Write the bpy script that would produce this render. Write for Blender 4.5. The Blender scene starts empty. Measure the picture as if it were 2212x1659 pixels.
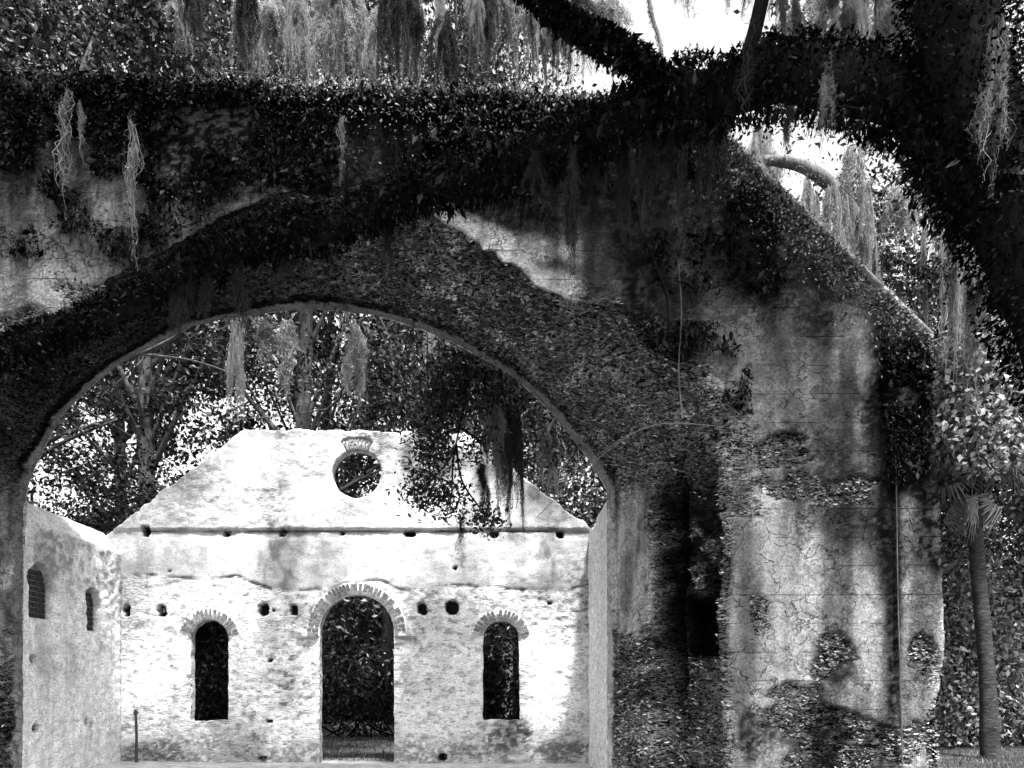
import bpy, math, random
import numpy as np
from mathutils import Vector

# ------------------------------------------------------------------ camera, sky, sun, exposure
sc = bpy.context.scene
C = sc.collection
F = 1700.0; CX = 1106.0; HZ = 1500.0; EYE = 1.6           # focal length / principal point / horizon of the 2212 px wide view
cam_d = bpy.data.cameras.new("camera"); cam = bpy.data.objects.new("camera", cam_d); C.objects.link(cam)
cam.location = (0, 0, EYE); cam.rotation_euler = (math.radians(90), 0, 0)
cam_d.sensor_width = 36; cam_d.lens = 36 * F / 2212; cam_d.shift_y = (HZ - 829.5) / 2212
cam_d.clip_start = 0.05; cam_d.clip_end = 2000
sc.camera = cam

SUN_EL, SUN_AZ = math.radians(66), math.radians(160)       # azimuth from +Y towards +X
world = bpy.data.worlds.new("World"); sc.world = world; world.use_nodes = True
nt = world.node_tree; nt.nodes.clear()
sky = nt.nodes.new('ShaderNodeTexSky'); sky.sky_type = 'NISHITA'; sky.sun_disc = False
sky.sun_elevation = SUN_EL; sky.sun_rotation = SUN_AZ; sky.air_density = 1.6; sky.dust_density = 5.0; sky.ozone_density = 0.5
bw = nt.nodes.new('ShaderNodeRGBToBW')
bg = nt.nodes.new('ShaderNodeBackground'); bg.inputs[1].default_value = 0.15
wo = nt.nodes.new('ShaderNodeOutputWorld')
nt.links.new(sky.outputs[0], bw.inputs[0]); nt.links.new(bw.outputs[0], bg.inputs[0]); nt.links.new(bg.outputs[0], wo.inputs[0])

sd = bpy.data.lights.new("sun", 'SUN'); sd.energy = 5.0; sd.angle = math.radians(5.0); sd.color = (1, 0.995, 0.985)
sun = bpy.data.objects.new("sun", sd); C.objects.link(sun)
sdir = Vector((math.sin(SUN_AZ) * math.cos(SUN_EL), math.cos(SUN_AZ) * math.cos(SUN_EL), math.sin(SUN_EL)))
sun.rotation_euler = sdir.to_track_quat('Z', 'Y').to_euler()
sun.location = sdir * 60
sc.view_settings.view_transform = 'Standard'; sc.view_settings.look = 'None'
sc.view_settings.gamma = 1.0; sc.view_settings.exposure = 1.75
sc.render.engine = 'CYCLES'
sc.cycles.max_bounces = 5; sc.cycles.diffuse_bounces = 2; sc.cycles.transparent_max_bounces = 4
sc.cycles.glossy_bounces = 2; sc.cycles.transmission_bounces = 3

sc.cycles.use_denoising = True; sc.cycles.denoiser = 'OPENIMAGEDENOISE'; sc.cycles.denoising_input_passes = 'RGB_ALBEDO_NORMAL'; sc.cycles.denoising_prefilter = 'ACCURATE'; sc.cycles.use_adaptive_sampling = True; sc.cycles.adaptive_threshold = .012
sc.cycles.caustics_reflective = False; sc.cycles.caustics_refractive = False; sc.cycles.blur_glossy = 1.0
rs = np.random.RandomState(7)
random.seed(7)

# ------------------------------------------------------------------ numpy helpers
def W(px, py, Y):
    """a point of the place: distance Y ahead of the standpoint, found from the view's measurements"""
    return ((px - CX) * Y / F, Y, EYE + (HZ - py) * Y / F)

def _h(i, j, k, s):
    n = (i * 374761393 + j * 668265263 + k * 1274126177 + s * 1013904223) & 0xffffffff
    n = ((n ^ (n >> 13)) * 1274126177) & 0xffffffff
    n = (n ^ (n >> 16)) & 0xffffffff
    return n.astype(np.float64) / 4294967295.0

def noise(x, y, z, s=0):
    x = np.asarray(x, float); y = np.asarray(y, float) + 0 * x; z = np.asarray(z, float) + 0 * x
    i, j, k = np.floor(x).astype(np.int64), np.floor(y).astype(np.int64), np.floor(z).astype(np.int64)
    fx, fy, fz = x - i, y - j, z - k
    fx = fx * fx * (3 - 2 * fx); fy = fy * fy * (3 - 2 * fy); fz = fz * fz * (3 - 2 * fz)
    def L(a, b, t): return a + (b - a) * t
    r = L(L(L(_h(i, j, k, s), _h(i + 1, j, k, s), fx), L(_h(i, j + 1, k, s), _h(i + 1, j + 1, k, s), fx), fy),
          L(L(_h(i, j, k + 1, s), _h(i + 1, j, k + 1, s), fx), L(_h(i, j + 1, k + 1, s), _h(i + 1, j + 1, k + 1, s), fx), fy), fz)
    return r
def fbm(x, y, z, s=0, o=4):
    a, t, n = 0.5, 0, 0
    x = np.asarray(x, float); y = np.asarray(y, float); z = np.asarray(z, float)
    for q in range(o):
        t = t + a * noise(x * 2 ** q, y * 2 ** q, z * 2 ** q, s + q * 17); n += a; a *= .5
    return t / n
def sst(a, b, x):
    t = np.clip((x - a) / (b - a), 0, 1); return t * t * (3 - 2 * t)

def poly_sdf(P, x, z):
    """signed distance to a closed polygon, negative inside"""
    P = np.asarray(P, float); n = len(P); d = np.full(x.shape, 1e18); s = np.ones(x.shape)
    for a in range(n):
        b = (a - 1) % n
        ex, ez = P[b, 0] - P[a, 0], P[b, 1] - P[a, 1]
        wx, wz = x - P[a, 0], z - P[a, 1]
        t = np.clip((wx * ex + wz * ez) / (ex * ex + ez * ez + 1e-12), 0, 1)
        d = np.minimum(d, (wx - ex * t) ** 2 + (wz - ez * t) ** 2)
        c1 = z >= P[a, 1]; c2 = z < P[b, 1]; c3 = ex * wz > ez * wx
        flip = (c1 & c2 & c3) | (~c1 & ~c2 & ~c3)
        s = np.where(flip, -s, s)
    return s * np.sqrt(d)

def make_mesh(name, V, Fq, attrs=None, smooth=False):
    V = np.asarray(V, np.float32); Fq = np.asarray(Fq, np.int32)
    m = bpy.data.meshes.new(name); k = Fq.shape[1]
    m.vertices.add(len(V)); m.vertices.foreach_set("co", V.ravel())
    m.loops.add(Fq.size); m.loops.foreach_set("vertex_index", Fq.ravel())
    m.polygons.add(len(Fq)); m.polygons.foreach_set("loop_start", np.arange(0, Fq.size, k, dtype=np.int32))
    m.polygons.foreach_set("loop_total", np.full(len(Fq), k, np.int32))
    if smooth: m.polygons.foreach_set("use_smooth", np.ones(len(Fq), bool))
    m.update(calc_edges=True)
    for an, av in (attrs or {}).items():
        at = m.attributes.new(an, 'FLOAT', 'POINT'); at.data.foreach_set("value", np.asarray(av, np.float32))
    return m
def link(name, mesh, mat=None, parent=None, loc=(0, 0, 0)):
    o = bpy.data.objects.new(name, mesh); C.objects.link(o); o.location = loc
    if mat and mesh and not mesh.materials: mesh.materials.append(mat)
    if parent: o.parent = parent
    return o
def tag(o, label=None, cat=None, group=None, kind=None):
    if label: o['label'] = label
    if cat: o['category'] = cat
    if group: o['group'] = group
    if kind: o['kind'] = kind
    return o
def thing(name, loc, label, cat, group=None, kind='thing'):
    o = bpy.data.objects.new(name, None); C.objects.link(o); o.location = loc; o.empty_display_size = .2
    return tag(o, label, cat, group, kind)
def put(name, V, Fq, mat, parent=None, attrs=None, smooth=False):
    """mesh in world coordinates, parented to an un-rotated empty"""
    V = np.asarray(V, float)
    if parent is not None: V = V - np.array(parent.location)
    return link(name, make_mesh(name, V, Fq, attrs, smooth), mat, parent)

# ------------------------------------------------------------------ materials
class NB:
    def __init__(s, name):
        s.m = bpy.data.materials.new(name); s.m.use_nodes = True; s.t = s.m.node_tree; s.t.nodes.clear()
        s.out = s.n('ShaderNodeOutputMaterial')
    def n(s, typ, **kw):
        a = s.t.nodes.new(typ)
        for k, v in kw.items(): setattr(a, k, v)
        return a
    def l(s, a, b): s.t.links.new(a, b)
    def val(s, x, sock):
        if isinstance(x, (int, float)): sock.default_value = x
        else: s.l(x, sock)
    def math(s, op, a, b=0.0, c=0.0, clamp=False):
        q = s.n('ShaderNodeMath', operation=op); q.use_clamp = clamp
        s.val(a, q.inputs[0]); s.val(b, q.inputs[1]); s.val(c, q.inputs[2]); return q.outputs[0]
    def mapr(s, v, a, b, c, d):
        q = s.n('ShaderNodeMapRange'); q.clamp = True
        s.val(v, q.inputs[0])
        for i, x in enumerate((a, b, c, d)): s.val(x, q.inputs[i + 1])
        return q.outputs[0]
    def coords(s, scale=(1, 1, 1)):
        g = s.n('ShaderNodeTexCoord'); m = s.n('ShaderNodeMapping'); m.inputs['Scale'].default_value = scale
        s.l(g.outputs['Object'], m.inputs[0]); return m.outputs[0]
    def noise(s, vec, scale, detail=4, rough=.55, dist=0.0):
        q = s.n('ShaderNodeTexNoise'); s.l(vec, q.inputs['Vector']); q.inputs['Scale'].default_value = scale
        q.inputs['Detail'].default_value = detail; q.inputs['Roughness'].default_value = rough; q.inputs['Distortion'].default_value = dist
        return q.outputs[0]
    def vor(s, vec, scale, feat='F1'):
        q = s.n('ShaderNodeTexVoronoi', feature=feat); s.l(vec, q.inputs['Vector']); q.inputs['Scale'].default_value = scale
        return q.outputs['Distance']
    def attr(s, name):
        q = s.n('ShaderNodeAttribute'); q.attribute_name = name; return q.outputs['Fac']
    def grey(s, v):
        q = s.n('ShaderNodeCombineColor'); [s.val(v, q.inputs[i]) for i in range(3)]; return q.outputs[0]
    def principled(s, v, rough=.8, spec=.3, bump=None):
        p = s.n('ShaderNodeBsdfPrincipled'); s.l(s.grey(v), p.inputs['Base Color']); s.val(rough, p.inputs['Roughness'])
        p.inputs['Specular IOR Level'].default_value = spec
        if bump is not None: s.l(bump, p.inputs['Normal'])
        return p
    def bump(s, h, strength, dist, prev=None):
        b = s.n('ShaderNodeBump'); s.val(strength, b.inputs['Strength']); b.inputs['Distance'].default_value = dist
        s.l(h, b.inputs['Height'])
        if prev is not None: s.l(prev, b.inputs['Normal'])
        return b.outputs[0]
    def done(s, p): s.l(p.outputs[0], s.out.inputs[0]); return s.m

def mat_tabby(name, cracks=1.0, pour=0.0, shell=1.0, fine=1.0, lo=.04, hi=2.4, body=1.0, rk=1.6, bd=.07, t0=.47, t1=.58):
    """weathered tabby: 'alb' is the body colour with its stains and the shade painted into hollows, 'rough' how much of the plaster skin is gone"""
    b = NB(name); co = b.coords(); alb = b.attr('alb'); rg = b.attr('rough')
    n1 = b.noise(co, 5.0, 6, .65); n2 = b.noise(co, 26.0, 5, .7)
    flat = b.coords((9, 9, 26)); n3 = b.noise(flat, 1.0, 4, .6, .6)                 # beds of shell, longer than high
    v = b.math('MULTIPLY', alb, b.mapr(n1, .28, .72, 1 - .6 * body, 1 + .55 * body))
    v = b.math('MULTIPLY', v, b.mapr(n2, .36, .64, 1 - .72 * fine, 1 + .55 * fine))
    rdg = b.mapr(b.math('ABSOLUTE', b.math('SUBTRACT', b.noise(flat, .8, 3, .55, 1.2), .5)), .0, .035, 1, 0)
    sh = b.math('MAXIMUM', b.mapr(n3, t0, t1, lo, hi * .75), b.mapr(rdg, .3, .9, lo, hi * rk))
    pit = b.math('MULTIPLY', b.mapr(b.vor(co, 17.0), .06, .16, 1, 0), b.mapr(b.noise(co, 1.6, 4), .5, .62, 0, 1))
    v = b.math('MULTIPLY', v, b.math('SUBTRACT', 1.0, b.math('MULTIPLY', pit, .75)))
    mixr = b.n('ShaderNodeMix'); b.l(rg, mixr.inputs[0]); mixr.inputs[2].default_value = 1.0; b.l(sh, mixr.inputs[3])
    v = b.math('MULTIPLY', v, mixr.outputs[0])
    hgt = b.math('ADD', b.math('MULTIPLY', n3, rg), b.math('MULTIPLY', n2, .22)); hgt = b.math('SUBTRACT', hgt, b.math('MULTIPLY', pit, .4))
    if cracks:
        d = b.n('ShaderNodeVectorMath', operation='ADD'); nz = b.n('ShaderNodeTexNoise'); b.l(co, nz.inputs['Vector'])
        nz.inputs['Scale'].default_value = 2.5; nz.inputs['Detail'].default_value = 5
        sc_ = b.n('ShaderNodeVectorMath', operation='SCALE'); b.l(nz.outputs['Color'], sc_.inputs[0]); sc_.inputs['Scale'].default_value = 1.5
        b.l(co, d.inputs[0]); b.l(sc_.outputs[0], d.inputs[1])
        e = b.vor(d.outputs[0], 1.5, 'DISTANCE_TO_EDGE'); e2 = b.vor(d.outputs[0], 4.6, 'DISTANCE_TO_EDGE')
        gate = b.mapr(b.noise(co, .9, 5, .7), .42, .54, 0, cracks); gate2 = b.mapr(b.noise(co, .7, 4, .6, 1.0), .47, .57, 0, cracks * .35)
        line = b.math('MAXIMUM', b.math('MULTIPLY', b.mapr(e, .002, .02, 1, 0), gate), b.math('MULTIPLY', b.mapr(e2, .004, .035, 1, 0), gate2))
        v = b.math('MULTIPLY', v, b.math('SUBTRACT', 1.0, b.math('MULTIPLY', line, .85)))
        hgt = b.math('SUBTRACT', hgt, b.math('MULTIPLY', line, .5))
    if pour:
        sx = b.n('ShaderNodeSeparateXYZ'); b.l(co, sx.inputs[0])
        zz = b.math('ADD', sx.outputs[2], b.math('MULTIPLY', b.noise(co, 1.2, 3), .03))
        fr = b.math('FRACT', b.math('DIVIDE', zz, .456))
        ln = b.math('MULTIPLY', b.mapr(fr, .0, .03, 1, 0), b.mapr(b.noise(co, 1.7, 3), .42, .6, 0, pour))
        v = b.math('MULTIPLY', v, b.math('SUBTRACT', 1.0, b.math('MULTIPLY', ln, .55)))
        hgt = b.math('SUBTRACT', hgt, b.math('MULTIPLY', ln, .25))
    bp = b.bump(hgt, 1.0, bd)
    return b.done(b.principled(v, .92, .04, bp))

def mat_leaf(name, lo, hi, rough=.42, trans=.35, spec=.5, powr=1.0):
    b = NB(name); a = b.math('POWER', b.attr('v'), powr); v = b.mapr(a, 0, 1, lo, hi)  # powr leaves most leaves dark, few pale: glints put into the colour
    p = b.principled(v, rough, spec)
    t = b.n('ShaderNodeBsdfTranslucent'); b.l(b.grey(b.math('MULTIPLY', v, 1.2)), t.inputs[0])
    mx = b.n('ShaderNodeMixShader'); mx.inputs[0].default_value = trans
    b.l(p.outputs[0], mx.inputs[1]); b.l(t.outputs[0], mx.inputs[2]); b.l(mx.outputs[0], b.out.inputs[0]); return b.m
def mat_bark(name, lo, hi, scale=(9, 9, 2.2)):
    b = NB(name); co = b.coords(scale); n = b.noise(co, 1.0, 6, .65, .5); n2 = b.noise(b.coords(), 2.0, 3)
    v = b.math('MULTIPLY', b.mapr(n, .3, .7, lo, hi), b.mapr(n2, .3, .7, .7, 1.35))
    return b.done(b.principled(v, .95, .04, b.bump(n, 1.0, .05)))
def mat_plain(name, lo, hi, scale=12, rough=.85, bumpd=.02):
    b = NB(name); co = b.coords(); n = b.noise(co, scale, 5, .6)
    return b.done(b.principled(b.mapr(n, .3, .7, lo, hi), rough, .2, b.bump(n, .8, bumpd)))
def mat_ground():
    b = NB("earth_and_litter"); co = b.coords(); a = b.attr('alb')
    n = b.noise(co, 3.0, 7, .7); n2 = b.noise(co, 45.0, 3, .6)
    v = b.math('MULTIPLY', a, b.mapr(n, .3, .7, .55, 1.4)); v = b.math('MULTIPLY', v, b.mapr(n2, .35, .65, .6, 1.35))
    return b.done(b.principled(v, .95, .1, b.bump(n2, .8, .04)))

M_NEAR = mat_tabby("stained_tabby", .85, .9, 1.0, .62, body=.75)
M_FAR = mat_tabby("bleached_tabby", .3, .0, .45, .32, .28, 1.40, .22, .72, .04, .36, .45)
M_SIDE = mat_tabby("lime_washed_tabby", .15, .0, .45, .5, .40, 1.36, .6, .74, .05, .38, .47)
M_BRICK = mat_plain("grey_brick", .09, .26, 30)
M_BRICKP = mat_plain("pale_brick", .18, .34, 30)
M_BRICKD = mat_plain("dark_brick", .02, .06, 30)  # darker brick for the niche blocking
M_MORTAR = mat_plain("lime_mortar", .75, .9, 40)
M_MORTARD = mat_plain("grey_mortar", .22, .42, 40)
M_BARKD = mat_bark("dark_oak_bark", .002, .02)
M_BARKM = mat_bark("grey_oak_bark", .05, .16)
M_PALMT = mat_bark("palm_trunk", .012, .06, (5, 5, 16))
M_LEAFD = mat_leaf("dark_fern_leaf", .0015, .13, .55, .10, .05, 4.2)
M_LEAFK = mat_leaf("black_fern_leaf", .001, .014, .6, .08, .04, 3.0)
M_LEAF = mat_leaf("oak_leaf", .003, .24, .4, .3, .25, 2.6)
M_LEAFB = mat_leaf("pale_vine_leaf", .03, .75, .45, .4, .3, 1.5)
M_LEAFU = mat_leaf("shrub_leaf", .003, .12, .45, .3, .15, 2.2)
M_PALM = mat_leaf("palm_frond", .04, .2, .4, .3)
M_DEADPALM = mat_leaf("dead_palm_frond", .10, .34, .6, .25)
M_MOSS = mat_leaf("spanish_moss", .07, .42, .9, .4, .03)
M_MOSSD = mat_leaf("dark_spanish_moss", .003, .07, .9, .3, .03)  # dark copy of the same moss, with shade put into its colour
M_GRASS = mat_leaf("grass_blade", .02, .11, .5, .4)
M_GROUND = mat_ground()
M_SHELL = mat_leaf("oyster_shell", .004, .62, .7, .0, .1, 1.6)
M_COPE = mat_plain("worn_coping", .16, .5, 9)
M_STAKE = mat_bark("weathered_stake", .04, .12, (20, 20, 3))
M_TWIG = mat_plain("dry_vine", .12, .22, 40)

def leaves(cen, size, rnd, aspect=.5, up=None, droop=0.0, fold=.25, vary=.4, dirs=None):
    """one folded leaf (4 triangles as 2 quads) for each centre. up: preferred normal"""
    n = len(cen); d = rnd.normal(size=(n, 3)) if dirs is None else dirs + rnd.normal(size=(n, 3)) * .45
    d[:, 2] -= droop; d /= np.linalg.norm(d, axis=1)[:, None] + 1e-9
    w = rnd.normal(size=(n, 3))
    if up is not None: w = np.cross(d, up + rnd.normal(size=(n, 3)) * .5)
    w -= d * (w * d).sum(1)[:, None]; w /= np.linalg.norm(w, axis=1)[:, None] + 1e-9
    nn = np.cross(d, w); L = size * (1 + rnd.uniform(-vary, vary, n)); L = L[:, None]
    a = cen - d * L * .5; t = cen + d * L * .5; l = cen + w * L * aspect * .5 + nn * L * fold * .3 - d * L * .05; r = cen - w * L * aspect * .5 + nn * L * fold * .3 - d * L * .05
    V = np.stack([a, r, t, l], 1).reshape(-1, 3); i = np.arange(n)[:, None] * 4
    Fq = (i + np.array([[0, 1, 2, 3]]))
    tris = np.concatenate([i + np.array([[0, 1, 2]]), i + np.array([[0, 2, 3]])])
    v = np.repeat(np.clip(rnd.beta(1.6, 2.6, n), 0, 1), 4)
    return V, tris, v

# ------------------------------------------------------------------ wall sheets
def grid_sheet(u0, u1, v0, v1, res, sdf):
    """cells whose centre lies inside the outline; edge vertices are drawn onto the outline. returns U,V,faces,boundary edges"""
    nu, nv = int(round((u1 - u0) / res)), int(round((v1 - v0) / res))
    U, V = np.meshgrid(np.linspace(u0, u1, nu + 1), np.linspace(v0, v1, nv + 1))
    cu = (U[:-1, :-1] + U[1:, 1:]) / 2; cv = (V[:-1, :-1] + V[1:, 1:]) / 2
    keep = sdf(cu.ravel(), cv.ravel()) < 0
    idx = np.arange((nu + 1) * (nv + 1)).reshape(nv + 1, nu + 1)
    Fq = np.stack([idx[:-1, :-1], idx[:-1, 1:], idx[1:, 1:], idx[1:, :-1]], -1).reshape(-1, 4)[keep]
    used = np.unique(Fq); remap = np.full(idx.size, -1); remap[used] = np.arange(len(used))
    Fq = remap[Fq]; U = U.ravel()[used]; V = V.ravel()[used]
    E = np.concatenate([Fq[:, [0, 1]], Fq[:, [1, 2]], Fq[:, [2, 3]], Fq[:, [3, 0]]])
    key = np.minimum(E[:, 0], E[:, 1]).astype(np.int64) * len(U) + np.maximum(E[:, 0], E[:, 1])
    _, inv, cnt = np.unique(key, return_inverse=True, return_counts=True)
    B = E[cnt[inv] == 1]
    bv = np.unique(B)
    for it in range(3):
        d = sdf(U[bv], V[bv]); e = res * .2
        gu = (sdf(U[bv] + e, V[bv]) - sdf(U[bv] - e, V[bv])) / (2 * e); gv = (sdf(U[bv], V[bv] + e) - sdf(U[bv], V[bv] - e)) / (2 * e)
        gl = gu * gu + gv * gv + 1e-9; st = np.clip(d, -res, res) * .9
        U[bv] -= st * gu / gl; V[bv] -= st * gv / gl
    return U, V, Fq, B

def extrude(P3, attrs, Fq, B, rows):
    """add strips of faces behind the boundary edges B; rows = list of (function of boundary vertex ids -> Nx3, attrs dict)"""
    bv = np.unique(B); m = {k: i for i, k in enumerate(bv)}
    lut = np.full(len(P3), -1); lut[bv] = np.arange(len(bv))
    prev = bv; Vs = [P3]; Fs = [Fq]; A = {k: [v] for k, v in attrs.items()}; base = len(P3)
    for pos, at in rows(bv):
        cur = np.arange(len(bv)) + base; base += len(bv)
        Vs.append(pos)
        for k in A: A[k].append(at[k])
        a, c = lut[B[:, 0]], lut[B[:, 1]]
        Fs.append(np.stack([prev[a], cur[a], cur[c], prev[c]], -1)); prev = cur
    return np.concatenate(Vs), {k: np.concatenate(v) for k, v in A.items()}, np.concatenate(Fs)

def blobs(x, z, v, lst, Y, warp=.35, s=5, grain=0.0):
    """stains with shapes of their own: ellipses with frayed edges, given in view pixels on the plane at distance Y"""
    for (px, py, rx, ry, val, soft) in lst:
        cx, _, cz = W(px, py, Y); k = Y / F
        q = np.sqrt(((x - cx) / (rx * k)) ** 2 + ((z - cz) / (ry * k)) ** 2)
        q = q + (fbm(x * 1.6, z * 1.1, 0 * x + 3.3, s, 4) - .5) * warp * 3.2
        w = 1 - sst(1 - soft, 1 + soft, q)
        if grain: w = w * (1 - grain + grain * 1.3 * sst(.36, .62, fbm(x * 13, z * 19, 0 * x, s + 9, 3)))
        w = np.clip(w, 0, 1); v = v + (val - v) * w
    return v

# ------------------------------------------------------------------ ground
gx = np.concatenate([[-300, -120, -60, -30], np.linspace(-14, 14, 113), [30, 60, 120, 300]])
gy = np.concatenate([[-60, -20, -4], np.linspace(0, 40, 161), [60, 100, 180, 400]])
GX, GY = np.meshgrid(gx, gy); GX = GX.ravel(); GY = GY.ravel()
inroom = sst(-9.9, -9.4, GX) * (1 - sst(1.7, 2.2, GX)) * sst(12.6, 13.4, GY) * (1 - sst(19.3, 19.9, GY))
gz = (fbm(GX * .5, GY * .5, 0 * GX, 3) - .5) * .22 * sst(0, 6, np.minimum(np.abs(GX), 20) + 2) - .06
pa = .055 + .10 * sst(.45, .65, fbm(GX * .25, GY * .6, 0 * GX, 9)) + .48 * inroom - .02 * sst(3, 7, GX) * (GY < 40)
n_u, n_v = len(gx), len(gy); gi = np.arange(n_u * n_v).reshape(n_v, n_u)
gf = np.stack([gi[:-1, :-1], gi[:-1, 1:], gi[1:, 1:], gi[1:, :-1]], -1).reshape(-1, 4)
ground = link("ground", make_mesh("ground", np.stack([GX, GY, gz], -1), gf, {'alb': pa}, True), M_GROUND)
tag(ground, kind="structure")
def gz_at(x, y):
    return float((fbm(np.array([x * .5]), np.array([y * .5]), np.array([0.]), 3)[0] - .5) * .22 - .06)

# ------------------------------------------------------------------ the near wall with the great broken arch
YF, YR = 12.5, 14.9
outer = [(-11.5, -.4), (-11.5, 11.55)] + [W(px, py, YF)[::2] for px, py in
         [(0, 163), (150, 172), (420, 178), (700, 188), (950, 198), (1180, 208), (1320, 214), (1450, 232), (1570, 300), (1700, 430), (1850, 575), (2008, 728),
          (2014, 900), (2030, 1150), (2036, 1400), (2020, 1520), (2026, 1660), (2030, 1780)]]
front_open_px = [(1592, 1790), (1592, 1660), (1590, 1560), (1584, 1440), (1578, 1330), (1590, 1250), (1593, 1150), (1583, 1050), (1568, 985), (1580, 930), (1545, 850), (1480, 800),
                 (1415, 760), (1375, 705), (1300, 672), (1235, 648), (1150, 606), (1050, 540), (930, 470), (820, 425), (690, 412), (560, 425), (440, 480), (350, 535), (250, 602),
                 (110, 685), (0, 722), (-130, 830), (-260, 960), (-330, 1100), (-340, 1790)]
front_open = [W(a, b_, YF)[::2] for a, b_ in front_open_px]
rear_px = [(1312, 1790), (1312, 1400), (1310, 1060), (1280, 1004), (1200, 898), (1100, 806), (950, 726), (800, 678), (650, 667), (430, 698), (250, 788), (130, 900), (62, 1040), (52, 1200), (46, 1790)]
rear_open = [W(a, b_, YR)[::2] for a, b_ in rear_px]
AC = (-3.69, 4.6)                                                   # arch centre used for matching both rings
def ring_radius(poly):
    P = np.array(poly) - np.array(AC); th = np.unwrap(np.arctan2(P[:, 1], P[:, 0])); 
    if th[0] > th[-1]: P = P[::-1]; th = th[::-1]
    tt = np.linspace(th[0], th[-1], 900)
    # resample the polygon by angle
    seg = np.concatenate([np.linspace(P[i], P[i + 1], 60) for i in range(len(P) - 1)])
    ts = np.unwrap(np.arctan2(seg[:, 1], seg[:, 0])); o = np.argsort(ts)
    return ts[o], np.hypot(seg[o, 0], seg[o, 1])
TH_R, RR = ring_radius(rear_open)
RRs = np.convolve(np.pad(RR, 20, 'edge'), np.ones(41) / 41, 'valid')

def near_sdf(x, z):
    dout = poly_sdf(outer, x, z) + (fbm(x * 1.5, z * 1.5, 0 * x, 31) - .5) * .10
    din = poly_sdf(front_open, x, z) + (fbm(x * 2.2, z * 2.2, 0 * x, 33, 5) - .5) * (.10 + .22 * sst(5.0, 6.2, z))
    return np.maximum(dout, -din)

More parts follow.
